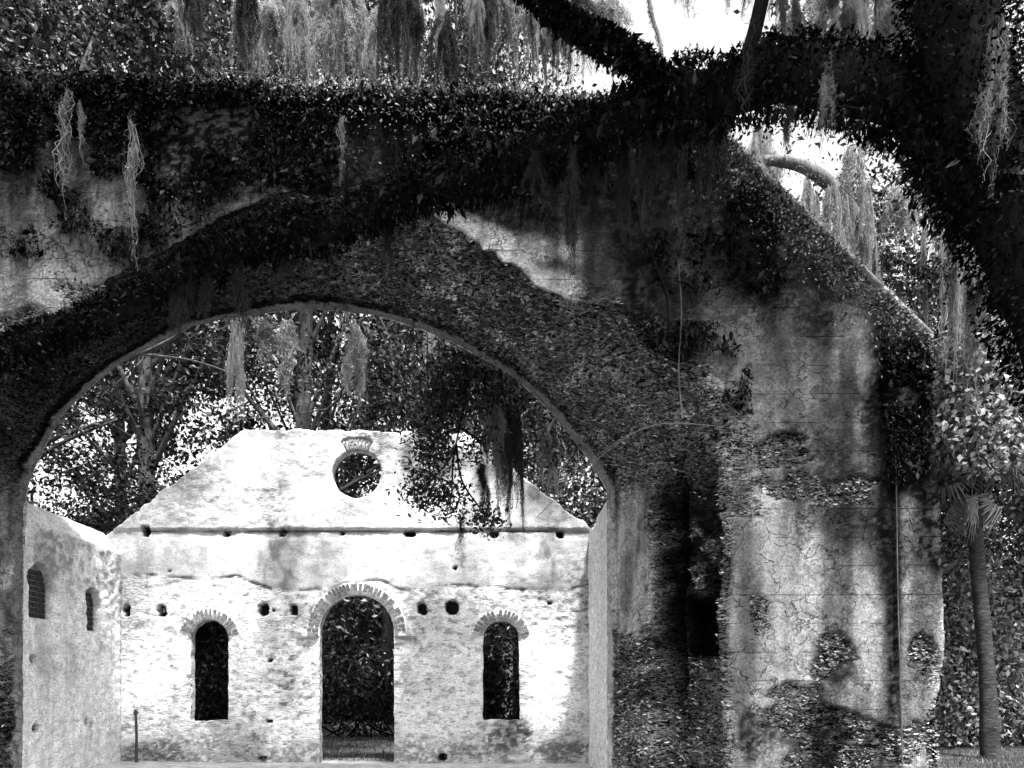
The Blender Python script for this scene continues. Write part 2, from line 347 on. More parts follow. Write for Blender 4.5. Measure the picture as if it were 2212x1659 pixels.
def near_attrs(x, y, z, s):
    """s = 0 on the face, >0 going back into the arch"""
    kx, kz = x, z
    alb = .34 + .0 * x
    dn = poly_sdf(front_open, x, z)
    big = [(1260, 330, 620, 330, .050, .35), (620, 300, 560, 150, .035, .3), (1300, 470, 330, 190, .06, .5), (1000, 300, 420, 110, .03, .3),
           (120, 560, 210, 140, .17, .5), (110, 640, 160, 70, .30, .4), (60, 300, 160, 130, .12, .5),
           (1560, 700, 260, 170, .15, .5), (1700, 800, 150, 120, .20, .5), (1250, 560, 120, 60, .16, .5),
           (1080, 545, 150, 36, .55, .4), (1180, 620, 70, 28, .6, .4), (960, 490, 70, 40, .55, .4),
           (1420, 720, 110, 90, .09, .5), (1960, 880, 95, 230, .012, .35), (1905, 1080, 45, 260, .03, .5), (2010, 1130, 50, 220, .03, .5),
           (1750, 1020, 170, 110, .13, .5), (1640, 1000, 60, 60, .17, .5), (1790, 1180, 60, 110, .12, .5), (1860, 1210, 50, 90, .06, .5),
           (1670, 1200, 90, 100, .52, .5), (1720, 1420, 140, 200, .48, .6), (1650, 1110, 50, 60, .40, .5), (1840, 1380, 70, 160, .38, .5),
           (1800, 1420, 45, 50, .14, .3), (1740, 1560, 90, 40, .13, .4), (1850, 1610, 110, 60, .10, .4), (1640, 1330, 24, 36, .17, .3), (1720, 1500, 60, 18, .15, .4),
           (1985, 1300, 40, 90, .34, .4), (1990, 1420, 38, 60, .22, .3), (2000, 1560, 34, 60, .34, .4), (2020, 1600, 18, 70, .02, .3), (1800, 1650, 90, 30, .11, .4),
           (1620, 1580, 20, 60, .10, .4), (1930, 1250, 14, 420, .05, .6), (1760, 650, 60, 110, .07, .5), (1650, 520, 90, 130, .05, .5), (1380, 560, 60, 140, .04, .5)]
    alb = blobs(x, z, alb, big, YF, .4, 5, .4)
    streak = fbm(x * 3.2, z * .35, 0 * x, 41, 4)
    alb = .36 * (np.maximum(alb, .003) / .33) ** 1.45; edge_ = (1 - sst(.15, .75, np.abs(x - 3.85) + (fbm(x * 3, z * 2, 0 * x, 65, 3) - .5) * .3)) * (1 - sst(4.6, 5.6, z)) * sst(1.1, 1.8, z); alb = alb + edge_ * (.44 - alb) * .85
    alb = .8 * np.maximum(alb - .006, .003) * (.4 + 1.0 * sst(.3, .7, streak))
    rough = sst(.52, .60, fbm(x * 1.1, z * 1.1, 0 * x, 51, 5)) * .16
    patch = 0 * x
    for px, py, rx, ry in [(1800, 1420, 45, 50), (1740, 1560, 95, 45), (1850, 1610, 120, 60), (1640, 1330, 24, 36), (1720, 1500, 60, 20), (2020, 1600, 20, 80), (1990, 1420, 34, 60), (1800, 1650, 100, 40),
                           (1680, 970, 70, 40), (1760, 1060, 110, 40), (200, 640, 70, 30), (60, 690, 80, 26)]:
        cx, _, cz = W(px, py, YF); q = np.hypot((x - cx) / (rx * YF / F), (z - cz) / (ry * YF / F)) + (fbm(x * 2.5, z * 3.2, 0 * x, 57, 5) - .5) * 1.6
        patch = np.maximum(patch, 1 - sst(.85, 1.0, q))
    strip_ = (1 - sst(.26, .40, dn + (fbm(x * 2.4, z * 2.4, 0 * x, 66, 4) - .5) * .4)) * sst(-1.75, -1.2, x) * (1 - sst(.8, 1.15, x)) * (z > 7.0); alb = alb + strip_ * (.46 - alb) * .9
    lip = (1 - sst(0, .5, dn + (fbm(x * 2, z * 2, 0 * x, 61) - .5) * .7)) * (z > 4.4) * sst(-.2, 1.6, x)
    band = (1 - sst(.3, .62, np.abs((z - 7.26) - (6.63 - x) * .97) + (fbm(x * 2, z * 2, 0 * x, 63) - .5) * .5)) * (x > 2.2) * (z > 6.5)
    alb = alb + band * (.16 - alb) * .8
    cop = (1 - sst(.10, .20, np.abs(poly_sdf(outer, x, z)) + (fbm(x * 4, z * 4, 0 * x, 64, 3) - .5) * .14)) * (x > 2.6) * (z > 7.1); alb = alb + cop * (.42 - alb) * .85  # slope edge painted pale, as if catching the light
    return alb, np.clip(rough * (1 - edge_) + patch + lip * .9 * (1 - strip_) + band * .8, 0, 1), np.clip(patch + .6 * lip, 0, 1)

def rough_h(x, y, z, amp):
    a = fbm(x * 5, y * 5, z * 13, 71, 3); b_ = fbm(x * 1.4, y * 1.4, z * 1.8, 72, 3)
    return ((np.abs(a - .5) * -2 + .3) * 1.0 + (b_ - .5) * 1.3) * amp

U, V, Fq, B = grid_sheet(-11.5, 6.95, -.4, 11.7, .036, near_sdf)
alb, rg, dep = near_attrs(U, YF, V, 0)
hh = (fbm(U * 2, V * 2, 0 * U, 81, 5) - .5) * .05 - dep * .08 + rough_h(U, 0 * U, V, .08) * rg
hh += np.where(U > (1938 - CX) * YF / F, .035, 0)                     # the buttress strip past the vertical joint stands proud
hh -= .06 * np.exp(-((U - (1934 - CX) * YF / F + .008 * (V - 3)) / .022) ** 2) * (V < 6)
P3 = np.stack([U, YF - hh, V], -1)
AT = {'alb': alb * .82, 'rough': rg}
mid = (U[B[:, 0]] + U[B[:, 1]]) / 2, (V[B[:, 0]] + V[B[:, 1]]) / 2
isopen = np.abs(poly_sdf(front_open, *mid)) < np.abs(poly_sdf(outer, *mid))
NB_ = len(P3)
K = 96
JX_R = W(1312, 0, YR)[0]; JX_L = W(49, 0, YR)[0]
def soffit_rows(bv):
    x0, y0, z0 = P3[bv].T
    th = np.arctan2(z0 - AC[1], x0 - AC[0]); th = np.where(th < -math.pi / 2, th + 2 * math.pi, th)
    # rear partner: same angle above the springing, same height on the jambs
    r = np.interp(th, TH_R, RRs); xr = AC[0] + r * np.cos(th); zr = AC[1] + r * np.sin(th)
    low = z0 < 5.3
    wl = 1 - sst(4.6, 6.2, z0)
    xr = xr + (np.where(x0 > AC[0], JX_R, JX_L) - xr) * wl; zr = zr + (z0 - zr) * wl
    nx, nz = -(xr - AC[0]), -(np.maximum(zr, AC[1]) - AC[1]); nl = np.hypot(nx, nz) + 1e-6; nx /= nl; nz /= nl   # into the opening
    right = (x0 > 0) & (z0 < 6.2)
    out = []
    for k in range(1, K + 1):
        s = k / K
        # broken cone: quick flare close to the face, nearly square to it near the rear
        t = np.where(wl > .5, s ** .62, s ** .9); t = t * (1 - wl) * 1.0 + (s ** .62) * wl if False else (s ** .92) * (1 - wl) + (s ** .6) * wl
        x = x0 + (xr - x0) * t; z = z0 + (zr - z0) * t; y = y0 + (YR - y0) * s
        intact = sst(.925, .94, s + (fbm(x * 3, 0 * x, z * 3, 89, 4) - .5) * .05)                                     # smooth lip left standing at the rear
        jamb = wl * sst(.50, .56, s + (fbm(z * 1.5, 0 * z + s * 3, 0 * z, 90) - .5) * .10) * sst(2.2, 2.9, z + (fbm(y * 3, 0 * y, z * 2.5, 91, 4) - .5) * 1.8)
        rgh = (1 - intact) * (1 - jamb)
        d = rough_h(x, y, z, .13) * rgh + (fbm(x * 1.2, y * 1.2, z * 1.2, 93, 3) - .5) * .35 * math.sin(math.pi * min(1, s * 1.05)) * (1 - intact) * (1 - .7 * jamb)
        d = d - .05 * (1 - intact) * sst(0, .1, s)
        if True:
            ztop = 5.72 - .5 * np.abs((s - .27) / .25) ** 3.5 + (fbm(z * 3, 0 * z + s * 9, 0 * z, 111, 3) - .5) * .08
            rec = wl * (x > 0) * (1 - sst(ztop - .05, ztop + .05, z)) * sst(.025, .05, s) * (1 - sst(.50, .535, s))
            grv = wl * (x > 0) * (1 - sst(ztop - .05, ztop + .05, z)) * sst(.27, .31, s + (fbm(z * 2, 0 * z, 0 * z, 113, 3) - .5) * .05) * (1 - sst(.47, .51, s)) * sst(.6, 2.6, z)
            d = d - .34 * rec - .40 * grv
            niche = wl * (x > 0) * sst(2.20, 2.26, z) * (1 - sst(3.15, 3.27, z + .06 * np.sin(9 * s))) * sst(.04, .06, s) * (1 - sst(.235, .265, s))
        else: grv = niche = 0
        d = d + (fbm(x * 3.5, y * 3, z * 3.5, 94, 4) - .5) * .09 * intact
        edge = sst(0, .05, s)
        sn = .45 * (1 - wl) + .72 * (1 - sst(.25, .6, s)) * wl; cn = np.sqrt(1 - sn * sn)
        x = x + nx * d * edge * cn; z = z + nz * d * edge * (1 - wl * .9) * cn; y = y - sn * d * edge * (1 - intact)
        x = x + .34 * niche; y = y + .45 * niche
        y = y + (fbm(x * 4, z * 4, y * 4, 95, 2) - .5) * .10 * rgh * edge
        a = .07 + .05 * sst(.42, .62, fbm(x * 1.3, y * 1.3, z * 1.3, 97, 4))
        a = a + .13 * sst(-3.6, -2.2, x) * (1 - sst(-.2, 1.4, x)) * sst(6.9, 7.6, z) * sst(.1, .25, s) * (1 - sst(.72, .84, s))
        a = a * (.35 + .65 * sst(-4.6, -1.5, x + (fbm(x, y, z, 98) - .5) * 3))               # the western half is darker
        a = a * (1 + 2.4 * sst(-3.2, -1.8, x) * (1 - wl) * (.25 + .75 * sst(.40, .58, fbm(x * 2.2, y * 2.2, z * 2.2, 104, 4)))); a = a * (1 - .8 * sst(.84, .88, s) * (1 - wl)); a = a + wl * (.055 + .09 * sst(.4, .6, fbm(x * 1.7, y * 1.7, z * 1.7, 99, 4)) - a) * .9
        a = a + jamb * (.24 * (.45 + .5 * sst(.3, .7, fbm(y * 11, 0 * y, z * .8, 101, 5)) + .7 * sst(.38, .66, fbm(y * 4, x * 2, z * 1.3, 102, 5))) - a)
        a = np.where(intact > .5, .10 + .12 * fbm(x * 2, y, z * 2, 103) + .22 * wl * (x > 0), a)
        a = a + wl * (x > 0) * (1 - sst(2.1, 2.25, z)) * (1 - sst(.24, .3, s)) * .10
        a = a * (1 - .85 * rec * sst(2.1, 2.3, z)) * (1 - .4 * rec); a = a + .05 * rec * sst(3.3, 3.4, z) * (1 - sst(4.4, 4.7, z)) * sst(.5, .56, fbm(y * 3, x * 3, z * 3, 116, 3)) * (1 - grv)  # recess darkened in colour to deepen its shade
        a = a * (1 - .96 * np.clip(grv * (x > 0), 0, 1)) * (1 - .8 * niche)  # groove has its black stain; the niche's shade is painted in
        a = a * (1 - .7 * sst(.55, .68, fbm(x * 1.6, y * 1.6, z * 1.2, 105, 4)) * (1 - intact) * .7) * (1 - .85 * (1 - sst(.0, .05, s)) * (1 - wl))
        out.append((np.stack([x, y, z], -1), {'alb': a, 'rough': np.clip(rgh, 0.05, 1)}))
    return out
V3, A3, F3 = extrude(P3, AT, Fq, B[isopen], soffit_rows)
def back_rows(bv):
    for yy in (YF + .05, YF + .8, YF + 1.6, YR):
        p = P3[bv].copy(); p[:, 1] = yy
        yield p, {'alb': np.full(len(bv), .10), 'rough': np.full(len(bv), .6)}
V4, A4, F4 = extrude(V3, A3, F3, B[~isopen], back_rows)
arch_wall = thing("arched_wall", (0, YF, 0), "tall dark stained tabby wall with the great broken arch, nearest the viewer", "wall")
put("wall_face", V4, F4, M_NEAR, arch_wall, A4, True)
def back_sdf(x, z): return np.maximum(poly_sdf(outer, x, z), -poly_sdf(rear_open, x, z))
Ub, Vb, Fb, Bb = grid_sheet(-11.5, 6.95, -.4, 11.7, .09, back_sdf)
put("wall_back", np.stack([Ub, np.full(len(Ub), YR), Vb], -1), Fb[:, ::-1], M_NEAR, arch_wall,
    {'alb': .4 + .2 * fbm(Ub, Vb, 0 * Ub, 5), 'rough': np.full(len(Ub), .4)})

cpx = [(1585, 316), (1690, 420), (1790, 517), (1900, 624), (2010, 731)]
for (ax, ay), (bx_, by_) in zip(cpx[:-1], cpx[1:]):                  # thin coping course along the right-hand slope, in lengths
    p0, p1 = np.array(W(ax + 3, ay + 3, YF)), np.array(W(bx_ - 2, by_ - 2, YF)); up_ = np.array([.70, 0, .71]) * .055; dz_ = rs.uniform(-.012, .012)
    c8 = [p + np.array([0, yy, dz_]) + u for p in (p0, p1) for yy in (-.10, .7) for u in (0 * up_ - up_ * .6, up_ * .5)]
    put("coping_stone", c8, [(0, 4, 5, 1), (2, 3, 7, 6), (1, 5, 7, 3), (0, 2, 6, 4), (0, 1, 3, 2), (4, 6, 7, 5)], M_COPE, arch_wall)
# oyster shells standing out of the broken core
def shells(cand, wgt, n, seed, size, mat, name):
    r_ = np.random.RandomState(seed); k = r_.choice(len(cand), n, p=wgt / wgt.sum()); c = cand[k] + r_.normal(size=(n, 3)) * .012
    dirs = np.stack([np.sign(r_.normal(size=n)), r_.normal(size=n) * .2, r_.normal(size=n) * .22 - .05], -1)
    V_, T_, v_ = leaves(c, size, r_, aspect=.42, up=np.tile([-.25, -.75, .65], (n, 1)), fold=.5, vary=.65, dirs=dirs * 1.6)
    o = put(name, V_, T_, mat, arch_wall, {'v': v_}); o['kind'] = "stuff"; return o
so = V3[NB_:]; sa = A3['alb'][NB_:]; sr = A3['rough'][NB_:]
w1 = (sr > .5) * np.clip(sa - .01, 0, .35) * (so[:, 1] < YR - .2) * (so[:, 2] > .0) * (.2 + .8 * sst(-3.6, -1.8, so[:, 0])) * (.2 + .8 * sst(.40, .54, fbm(so[:, 0] * 2.6, so[:, 1] * 2.6, so[:, 2] * 3.2, 121, 3)))
shells(so, w1, 30000, 122, .08, M_SHELL, "shell_crust")
fo = V3[:NB_]; w2 = (A3['rough'][:NB_] > .55) * (fo[:, 2] < 9.6) * sst(.42, .55, fbm(fo[:, 0] * 1.8, 0 * fo[:, 1], fo[:, 2] * 2.2, 123, 3))
shells(fo, w2 * 1.0, 7500, 124, .058, M_SHELL, "shell_crust")

# ------------------------------------------------------------------ far gable wall
YG = 19.1; KG = YG / F
gable = [W(a, b_, YG)[::2] for a, b_ in [(180, 1790), (180, 1196), (238, 1150), (530, 928), (1006, 936), (1290, 1153), (1345, 1196), (1345, 1790)]]
def arch_open(x0, x1, top, spring, bot, n=14):
    cx, r, hgt = (x0 + x1) / 2, (x1 - x0) / 2, spring - top
    pts = [(x1, bot), (x1, spring)] + [(cx + r * math.cos(t), spring - hgt * math.sin(t)) for t in np.linspace(0, math.pi, n)[1:-1]] + [(x0, spring), (x0, bot)]
    return [W(a, b_, YG)[::2] for a, b_ in pts]
door_o = arch_open(690, 851, 1284, 1366, 1790); win_l = arch_open(412, 493, 1340, 1378, 1557); win_r = arch_open(1043, 1122, 1340, 1378, 1555)
oc = W(771, 1024, YG); oc_r = 53 * KG
pockets = [(315, 1148, 8, 11), (488, 1152, 8, 6), (611, 1150, 8, 7), (885, 1152, 11, 7), (1068, 1153, 8, 7), (1210, 1153, 8, 8),
           (272, 1320, 7, 12), (348, 1320, 9, 12), (568, 1317, 11, 13), (632, 1317, 8, 12), (911, 1315, 10, 12), (975, 1312, 13, 14),
           (738, 1152, 5, 4), (983, 1227, 4, 4), (582, 1426, 6, 3), (582, 1558, 6, 3), (955, 1637, 9, 7), (565, 1640, 9, 5), (365, 1234, 3, 2), (868, 1361, 6, 3), (1188, 1302, 5, 3), (590, 1318, 3, 3)]
def far_sdf(x, z):
    wob = (fbm(x * 4, z * 4, 0 * x, 131, 5) - .5) * .13
    d = poly_sdf(gable, x, z) + wob
    for o in (door_o, win_l, win_r): d = np.maximum(d, -(poly_sdf(o, x, z) + wob * .5))
    d = np.maximum(d, -(np.hypot(x - oc[0], z - oc[2]) - oc_r + wob * .5))
    return d
U, V, Fq, B = grid_sheet(-10.6, 2.75, -.4, 8.15, .036, far_sdf)
X, Z = U, V
zl = W(0, 1144, YG)[2]; zl2 = W(0, 1166, YG)[2]
plx = 1.6 + (1500 - (1238 + 26 * sst(420, 620, CX + X / KG) + 40 * (fbm(X * .9, 0 * X, 0 * X, 141, 3) - .5))) * KG     # ragged lower edge of the plaster
h = (fbm(X * 2.2, Z * 2.2, 0 * X, 143, 5) - .5) * .06
tex = fbm(X * 7, Z * 10, 0 * X, 145, 3)
low = 1 - sst(plx - .02, plx + .02, Z)
upper = sst(zl - .015, zl + .015, Z)
gr = np.clip(low + .55 * upper * sst(.45, .6, fbm(X * .8, Z * .8, 0 * X, 147, 3)), 0, 1)
h += (tex - .5) * .060 * (.3 + .7 * gr) - .022 * low
h += .045 * upper
strip = sst(zl2, zl2 + .04, Z) * (1 - sst(zl - .04, zl, Z)) * sst(.3, .45, fbm(X * 1.2, Z * 0, 0 * X, 149, 3)); h -= .02 * strip
alb = .58 + .26 * low - .30 * sst(.46, .70, fbm(X * .9, Z * .55, 0 * X, 151, 4)) - .14 * sst(.46, .66, fbm(X * 4, Z * 2, 0 * X, 153, 4)) - .3 * sst(.60, .68, fbm(X * 6, Z * 11, 0 * X, 155, 3)) * gr
alb = blobs(X, Z, alb, [(265, 1280, 26, 150, .40, .8), (600, 1640, 420, 34, .30, .8), (330, 1640, 60, 40, .16, .6), (1095, 1595, 62, 34, .10, .6), (1020, 1625, 60, 20, .2, .7), (1210, 1620, 70, 22, .14, .6),
                        (760, 1110, 260, 40, .62, .7), (790, 940, 50, 8, .12, .4), (1150, 1270, 30, 14, .3, .5), (820, 1240, 120, 30, .58, .8), (1000, 1190, 8, 60, .25, .6),
                        (470, 1600, 60, 40, .36, .6), (1240, 1250, 30, 60, .5, .6), (500, 1450, 60, 40, .6, .8)], YG, .5, 5, .75)
gate_ = sst(.38, .5, fbm(X * 1.3, 0 * X, 0 * X, 157, 4)); ln_ = np.exp(-((Z - zl + .035 + .02 * (fbm(X * 5, 0 * X, 0 * X, 158) - .5)) / .026) ** 2) * (.35 + .65 * gate_) * (X > -9.0)  # dark line below the ledge: its shadow painted into the wall colour
ln2 = np.exp(-((Z - plx) / .026) ** 2) * sst(.42, .52, fbm(X * 1.6 + 7, 0 * X, 0 * X, 159, 4)) * (X > -9.4)
alb = alb * (1 - .85 * ln_) * (1 - .75 * ln2); h -= .03 * ln_ + .02 * ln2
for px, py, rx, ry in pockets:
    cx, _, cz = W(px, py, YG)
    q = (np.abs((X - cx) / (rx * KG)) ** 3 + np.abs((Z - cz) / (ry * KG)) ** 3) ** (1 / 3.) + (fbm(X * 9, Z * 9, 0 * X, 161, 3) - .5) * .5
    w_ = 1 - sst(.9, 1.15, q); h -= w_ * min(.22, .030 * max(rx, ry)); alb = alb + sst(.1, .6, w_) * (.012 - alb)  # pockets coloured near black to stand for the shade inside
arches = [('door', 770.5, 1366, 81, 26, -4, 184, 37), ('win', 452.5, 1380, 41, 25, 14, 160, 17), ('win', 1082.5, 1380, 40, 24, 14, 166, 17), ('oc', 771, 1024, 54, 21, 66, 112, 8)]
for _, px, py, r, th_, a0, a1, n in arches:
    cx, _, cz = W(px, py, YG); rad = np.hypot(X - cx, Z - cz) / KG; an = np.degrees(np.arctan2(Z - cz, X - cx)); an = np.where(an < -90, an + 360, an)
    w_ = (rad < r + th_ + 3) * (rad > r - 4) * (an > a0 - 3) * (an < a1 + 3)
    h = np.where(w_, -.045, h)
U, V = X, Z
P3 = np.stack([U, YG - h, V], -1); AT = {'alb': alb, 'rough': np.clip(.15 + .75 * gr, 0, 1)}
def far_rows(bv):
    for yy in (YG + .02, YG + .10, YG + .18, YG + .26):
        p = P3[bv].copy(); p[:, 1] = yy + (0 if yy > YG + .4 else 0)
        yield p, {'alb': np.full(len(bv), .5), 'rough': np.full(len(bv), .6)}
Va, Aa, Fa = extrude(P3, AT, Fq, B, far_rows)
nfront = len(P3); backoff = P3.copy(); backoff[:, 1] = YG + .26
far_wall = thing("gable_wall", (-3.8, YG, 0), "bright white tabby gable wall with round window, arched door and two arched windows", "wall")
put("wall_face", Va, Fa, M_FAR, far_wall, Aa, True)
def far_sdf2(x, z): return far_sdf(x, z)
Ub, Vb, Fb, Bb = grid_sheet(-10.6, 2.75, -.4, 8.15, .09, far_sdf2)
put("wall_back", np.stack([Ub, np.full(len(Ub), YG + .26), Vb], -1), Fb[:, ::-1], M_FAR, far_wall, {'alb': np.full(len(Ub), .4), 'rough': np.full(len(Ub), .4)})

# bricks: a few chamfered bricks shared by all
def brick_mesh(seed, mat):
    r = np.random.RandomState(seed); c = .09
    v = []; 
    for sx in (-1, 1):
        for sy in (-1, 1):
            for sz in (-1, 1):
                for ax in range(3):
                    p = np.array([sx, sy, sz], float) * .5; q = p.copy(); q[ax] -= np.sign(q[ax]) * 0; 
                    q = p - np.sign(p) * np.array([c if ax != a else 0 for a in range(3)]) * .5
                    v.append(q + r.uniform(-.03, .03, 3))
    import bmesh
    bm = bmesh.new(); [bm.verts.new(x) for x in v]; bmesh.ops.convex_hull(bm, input=bm.verts[:])
    m = bpy.data.meshes.new("brick"); bm.to_mesh(m); bm.free(); m.materials.append(mat); return m
BR = {k: [brick_mesh(s + 10 * i, m) for s in range(4)] for i, (k, m) in enumerate((('g', M_BRICK), ('p', M_BRICKP), ('d', M_BRICKD)))}
def brick(kind, parent, loc, rot, scale):
    o = bpy.data.objects.new("brick", random.choice(BR[kind])); C.objects.link(o); o.parent = parent
    o.location = loc; o.rotation_euler = rot; o.scale = scale; return o
def mortar_ring(name, cx, cz, r0, r1, a0, a1, y0, y1, mat, parent):
    n = 40; vs = []; fs = []
    for i in range(n + 1):
        t = math.radians(a0 + (a1 - a0) * i / n); j = 1 + .03 * math.sin(i * 5.3) * math.sin(i * 1.7)
        for (r, y) in ((r0, y0), (r1 * j, y0), (r1 * j, y1), (r0, y1)): vs.append((cx + r * math.cos(t), y, cz + r * math.sin(t)))
    for i in range(n):
        for q in range(4): fs.append((i * 4 + q, i * 4 + (q + 1) % 4, i * 4 + 4 + (q + 1) % 4, i * 4 + 4 + q))
    fs += [(0, 1, 2, 3), (n * 4 + 3, n * 4 + 2, n * 4 + 1, n * 4)]
    return put(name, vs, fs, mat, parent)
for kind, px, py, r, th_, a0, a1, n in arches:
    cx, _, cz = W(px, py, YG); r0, r1 = r * KG, (r + th_) * KG
    ring = mortar_ring("brick_arch", cx, cz, r0 + .004, r1, a0 - 1, a1 + 1, YG - .012, YG + .12, M_MORTAR, far_wall)
    for i in range(n):
        t = a0 + (a1 - a0) * (i + .5) / n; tr = math.radians(t + random.uniform(-1.3, 1.3)); wid = (r0 + r1) / 2 * math.radians((a1 - a0) / n) * .80
        full = r1 - r0 - .02; a = full * random.uniform(.60, .66)
        cuts = [(0, a), (a + .016, full)] if i % 2 else [(0, full - a - .016), (full - a, full)]
        for (s0, s1) in cuts:
            if random.random() < .04 or (kind == 'door' and i in (18,) and s0 == 0): continue
            rad = r0 + .012 + (s0 + s1) / 2; k = 'p' if kind == 'oc' or random.random() < .25 else 'g'
            p = Vector((cx + rad * math.cos(tr), YG - .012 + random.uniform(-.006, .012), cz + rad * math.sin(tr))) - far_wall.location
            b_ = brick(k, ring, p, (0, -tr, 0), ((s1 - s0) * random.uniform(.82, 1.0), .075, wid * (.82 + .3 * (rad - r0) / (r1 - r0)) * random.uniform(.78, 1.12)))
    if kind == 'door':                                                       # bricks of the springing, bedded flat in the wall
        for sx in (-1, 1):
            for q, (dx, dz) in enumerate(((.17, -.09), (.42, -.10))):
                b_ = brick('p' if q else 'g', ring, Vector((cx + sx * (r0 + dx), YG - .015, cz + dz - .02)) - far_wall.location, (0, random.uniform(-.06, .06), 0), (.24, .07, .07))

# ------------------------------------------------------------------ side walls of the roofless room
def side_wall(name, X0, sgn, label, y0, y1, top, niches, holes, seed, white=0.0, cham=.5):
    def sdf(u, v):
        return np.maximum(np.maximum(y0 - u, u - y1), np.maximum(-.4 - v, v - top - (fbm(u * 2, 0 * u, 0 * u, seed) - .5) * .06))
    U, V, Fq, B = grid_sheet(y0, y1, -.4, top + .1, .036, sdf)
    h = (fbm(U * 2, V * 2, 0 * U, seed + 1, 5) - .5) * .06 + (fbm(U * 7, V * 10, 0 * U, seed + 2, 3) - .5) * .06
    alb = .86 + .04 * sst(.4, .65, fbm(U * 2.6, V * .25, 0 * U, seed + 3, 3)) - .30 * sst(.45, .7, fbm(U * 1.3, V * .9, 0 * U, seed + 4, 4))
    gm = sst(3.0, 4.4, V) * (1 - sst(top - .62, top - .45, V)) * sst(.25, .5, fbm(U * 2.4, V * 1.5, 0 * U, seed + 5, 4)); alb = alb + gm * (.22 - alb) * .7 * (.3 + .8 * sst(.4, .6, fbm(U * 9, V * 12, 0 * U, seed + 7, 3)))
    alb = alb + .22 * sst(.55, .7, fbm(U * 5, V * .12, 0 * U, seed + 10, 3)) * (1 - sst(3.2, 4.2, V)); alb = np.minimum(alb, .9); alb = alb + (.86 - alb) * white; chm = np.clip(V - (top - cham), 0, 1); h = h * (1 - .7 * sst(0, .05, chm)) - chm * .85; alb = alb + sst(0, .05, chm) * (.82 - alb)
    for (yc, zc, hw, z0, zs) in niches:                      # plain strips standing proud either side of each niche
        for c_ in (yc - hw - .22, yc + hw + .22):
            w_ = (1 - sst(.13, .17, np.abs(U - c_ + (fbm(V, 0 * V, 0 * V, seed + 8) - .5) * .08))) * (1 - sst(zs - .1, zs + .5, V)); h += .07 * w_; alb = alb + w_ * (.84 - alb) * .8
    for (yc, zc, hw, z0, zs) in niches:
        q = np.where(V > zs, np.hypot(U - yc, (V - zs) * .8) - hw, np.maximum(np.abs(U - yc) - hw, z0 - V)); w_ = 1 - sst(-.02, .02, q); h -= .30 * w_; alb = alb + w_ * (.2 - alb)
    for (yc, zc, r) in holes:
        w_ = 1 - sst(.7, 1.2, np.hypot(U - yc, V - zc) / r + (fbm(U * 9, V * 9, 0 * U, seed + 6, 2) - .5) * .5); h -= .22 * w_; alb = alb + sst(.1, .6, w_) * (.015 - alb)  # holes coloured near black, their inner shade painted on
    P = np.stack([X0 + sgn * h, U, V], -1); A = {'alb': np.clip(alb, .04, .9), 'rough': np.clip(.5 + 0 * U, 0, 1)}
    if sgn < 0: Fq = Fq[:, ::-1]; B = B[:, ::-1]
    def rows(bv):
        p = P[bv].copy(); p[:, 0] = X0 - sgn * .95; yield p, {'alb': np.full(len(bv), .5), 'rough': np.full(len(bv), .5)}
    Vv, Aa, Ff = extrude(P, A, Fq, B, rows)
    w = thing(name, (X0, (y0 + y1) / 2, 0), label, "wall"); put("wall_face", Vv, Ff, M_SIDE, w, Aa, True)
    bq = np.array([(X0 - sgn * .95, y0, -.4), (X0 - sgn * .95, y1, -.4), (X0 - sgn * .95, y1, top), (X0 - sgn * .95, y0, top)])
    put("wall_back", bq, [(0, 1, 2, 3)], M_SIDE, w, {'alb': [.4] * 4, 'rough': [.5] * 4})
    return w
XL, XR = -9.49, 1.86
nL = [(15.85, 0, .42, 3.14, 3.72), (17.82, 0, .31, 3.05, 3.62)]
left_wall = side_wall("side_wall", XL, 1, "lime washed side wall with two narrow brick blocked niches", YR - .02, YG - .01, 5.52, nL, [(15.6, 2.3, .10), (15.7, .93, .10), (17.5, 1.0, .10), (17.8, .9, .07), (17.4, 2.75, .06)], 211)
right_wall = side_wall("side_wall", XR, -1, "bright strip of side wall seen edge-on behind the right arch jamb", YR - .02, YG - .01, 5.5, [], [(17.0, 2.2, .08)], 311, .75, .06)
for (yc, _, hw, z0, zs) in nL:                                                # brick blocking inside each niche
    bk = thing("tmp", (0, 0, 0), None, None); bpy.data.objects.remove(bk)
    panel = put("brick_blocking", [(XL - .19, yc - hw - .05, z0 - .1), (XL - .19, yc + hw + .05, z0 - .1), (XL - .19, yc + hw + .05, zs + hw * 1.25), (XL - .19, yc - hw - .05, zs + hw * 1.25),
                                   (XL - .26, yc - hw - .05, z0 - .1), (XL - .26, yc + hw + .05, z0 - .1), (XL - .26, yc + hw + .05, zs + hw * 1.25), (XL - .26, yc - hw - .05, zs + hw * 1.25)],
                [(0, 1, 2, 3), (7, 6, 5, 4), (0, 4, 5, 1), (1, 5, 6, 2), (2, 6, 7, 3), (3, 7, 4, 0)], M_MORTARD, left_wall)
    row = 0; z = z0 + .06
    while z < zs + hw * .95:
        half = hw if z < zs else math.sqrt(max(.001, hw * hw - ((z - zs) * .8) ** 2)); off = .0 if row % 2 else .13; y = -half + (.02 if row % 2 else -.08)
        while y < half - .03:
            L = min(.23, half - y); a = max(y, -half); 
            if y + L - a > .05:
                brick('d', panel, Vector((XL - .185, yc + (a + y + L) / 2, z)) - left_wall.location, (0, 0, 0), (.06, (y + L - a) * .92, .082))
            y += .25
        z += .108; row += 1

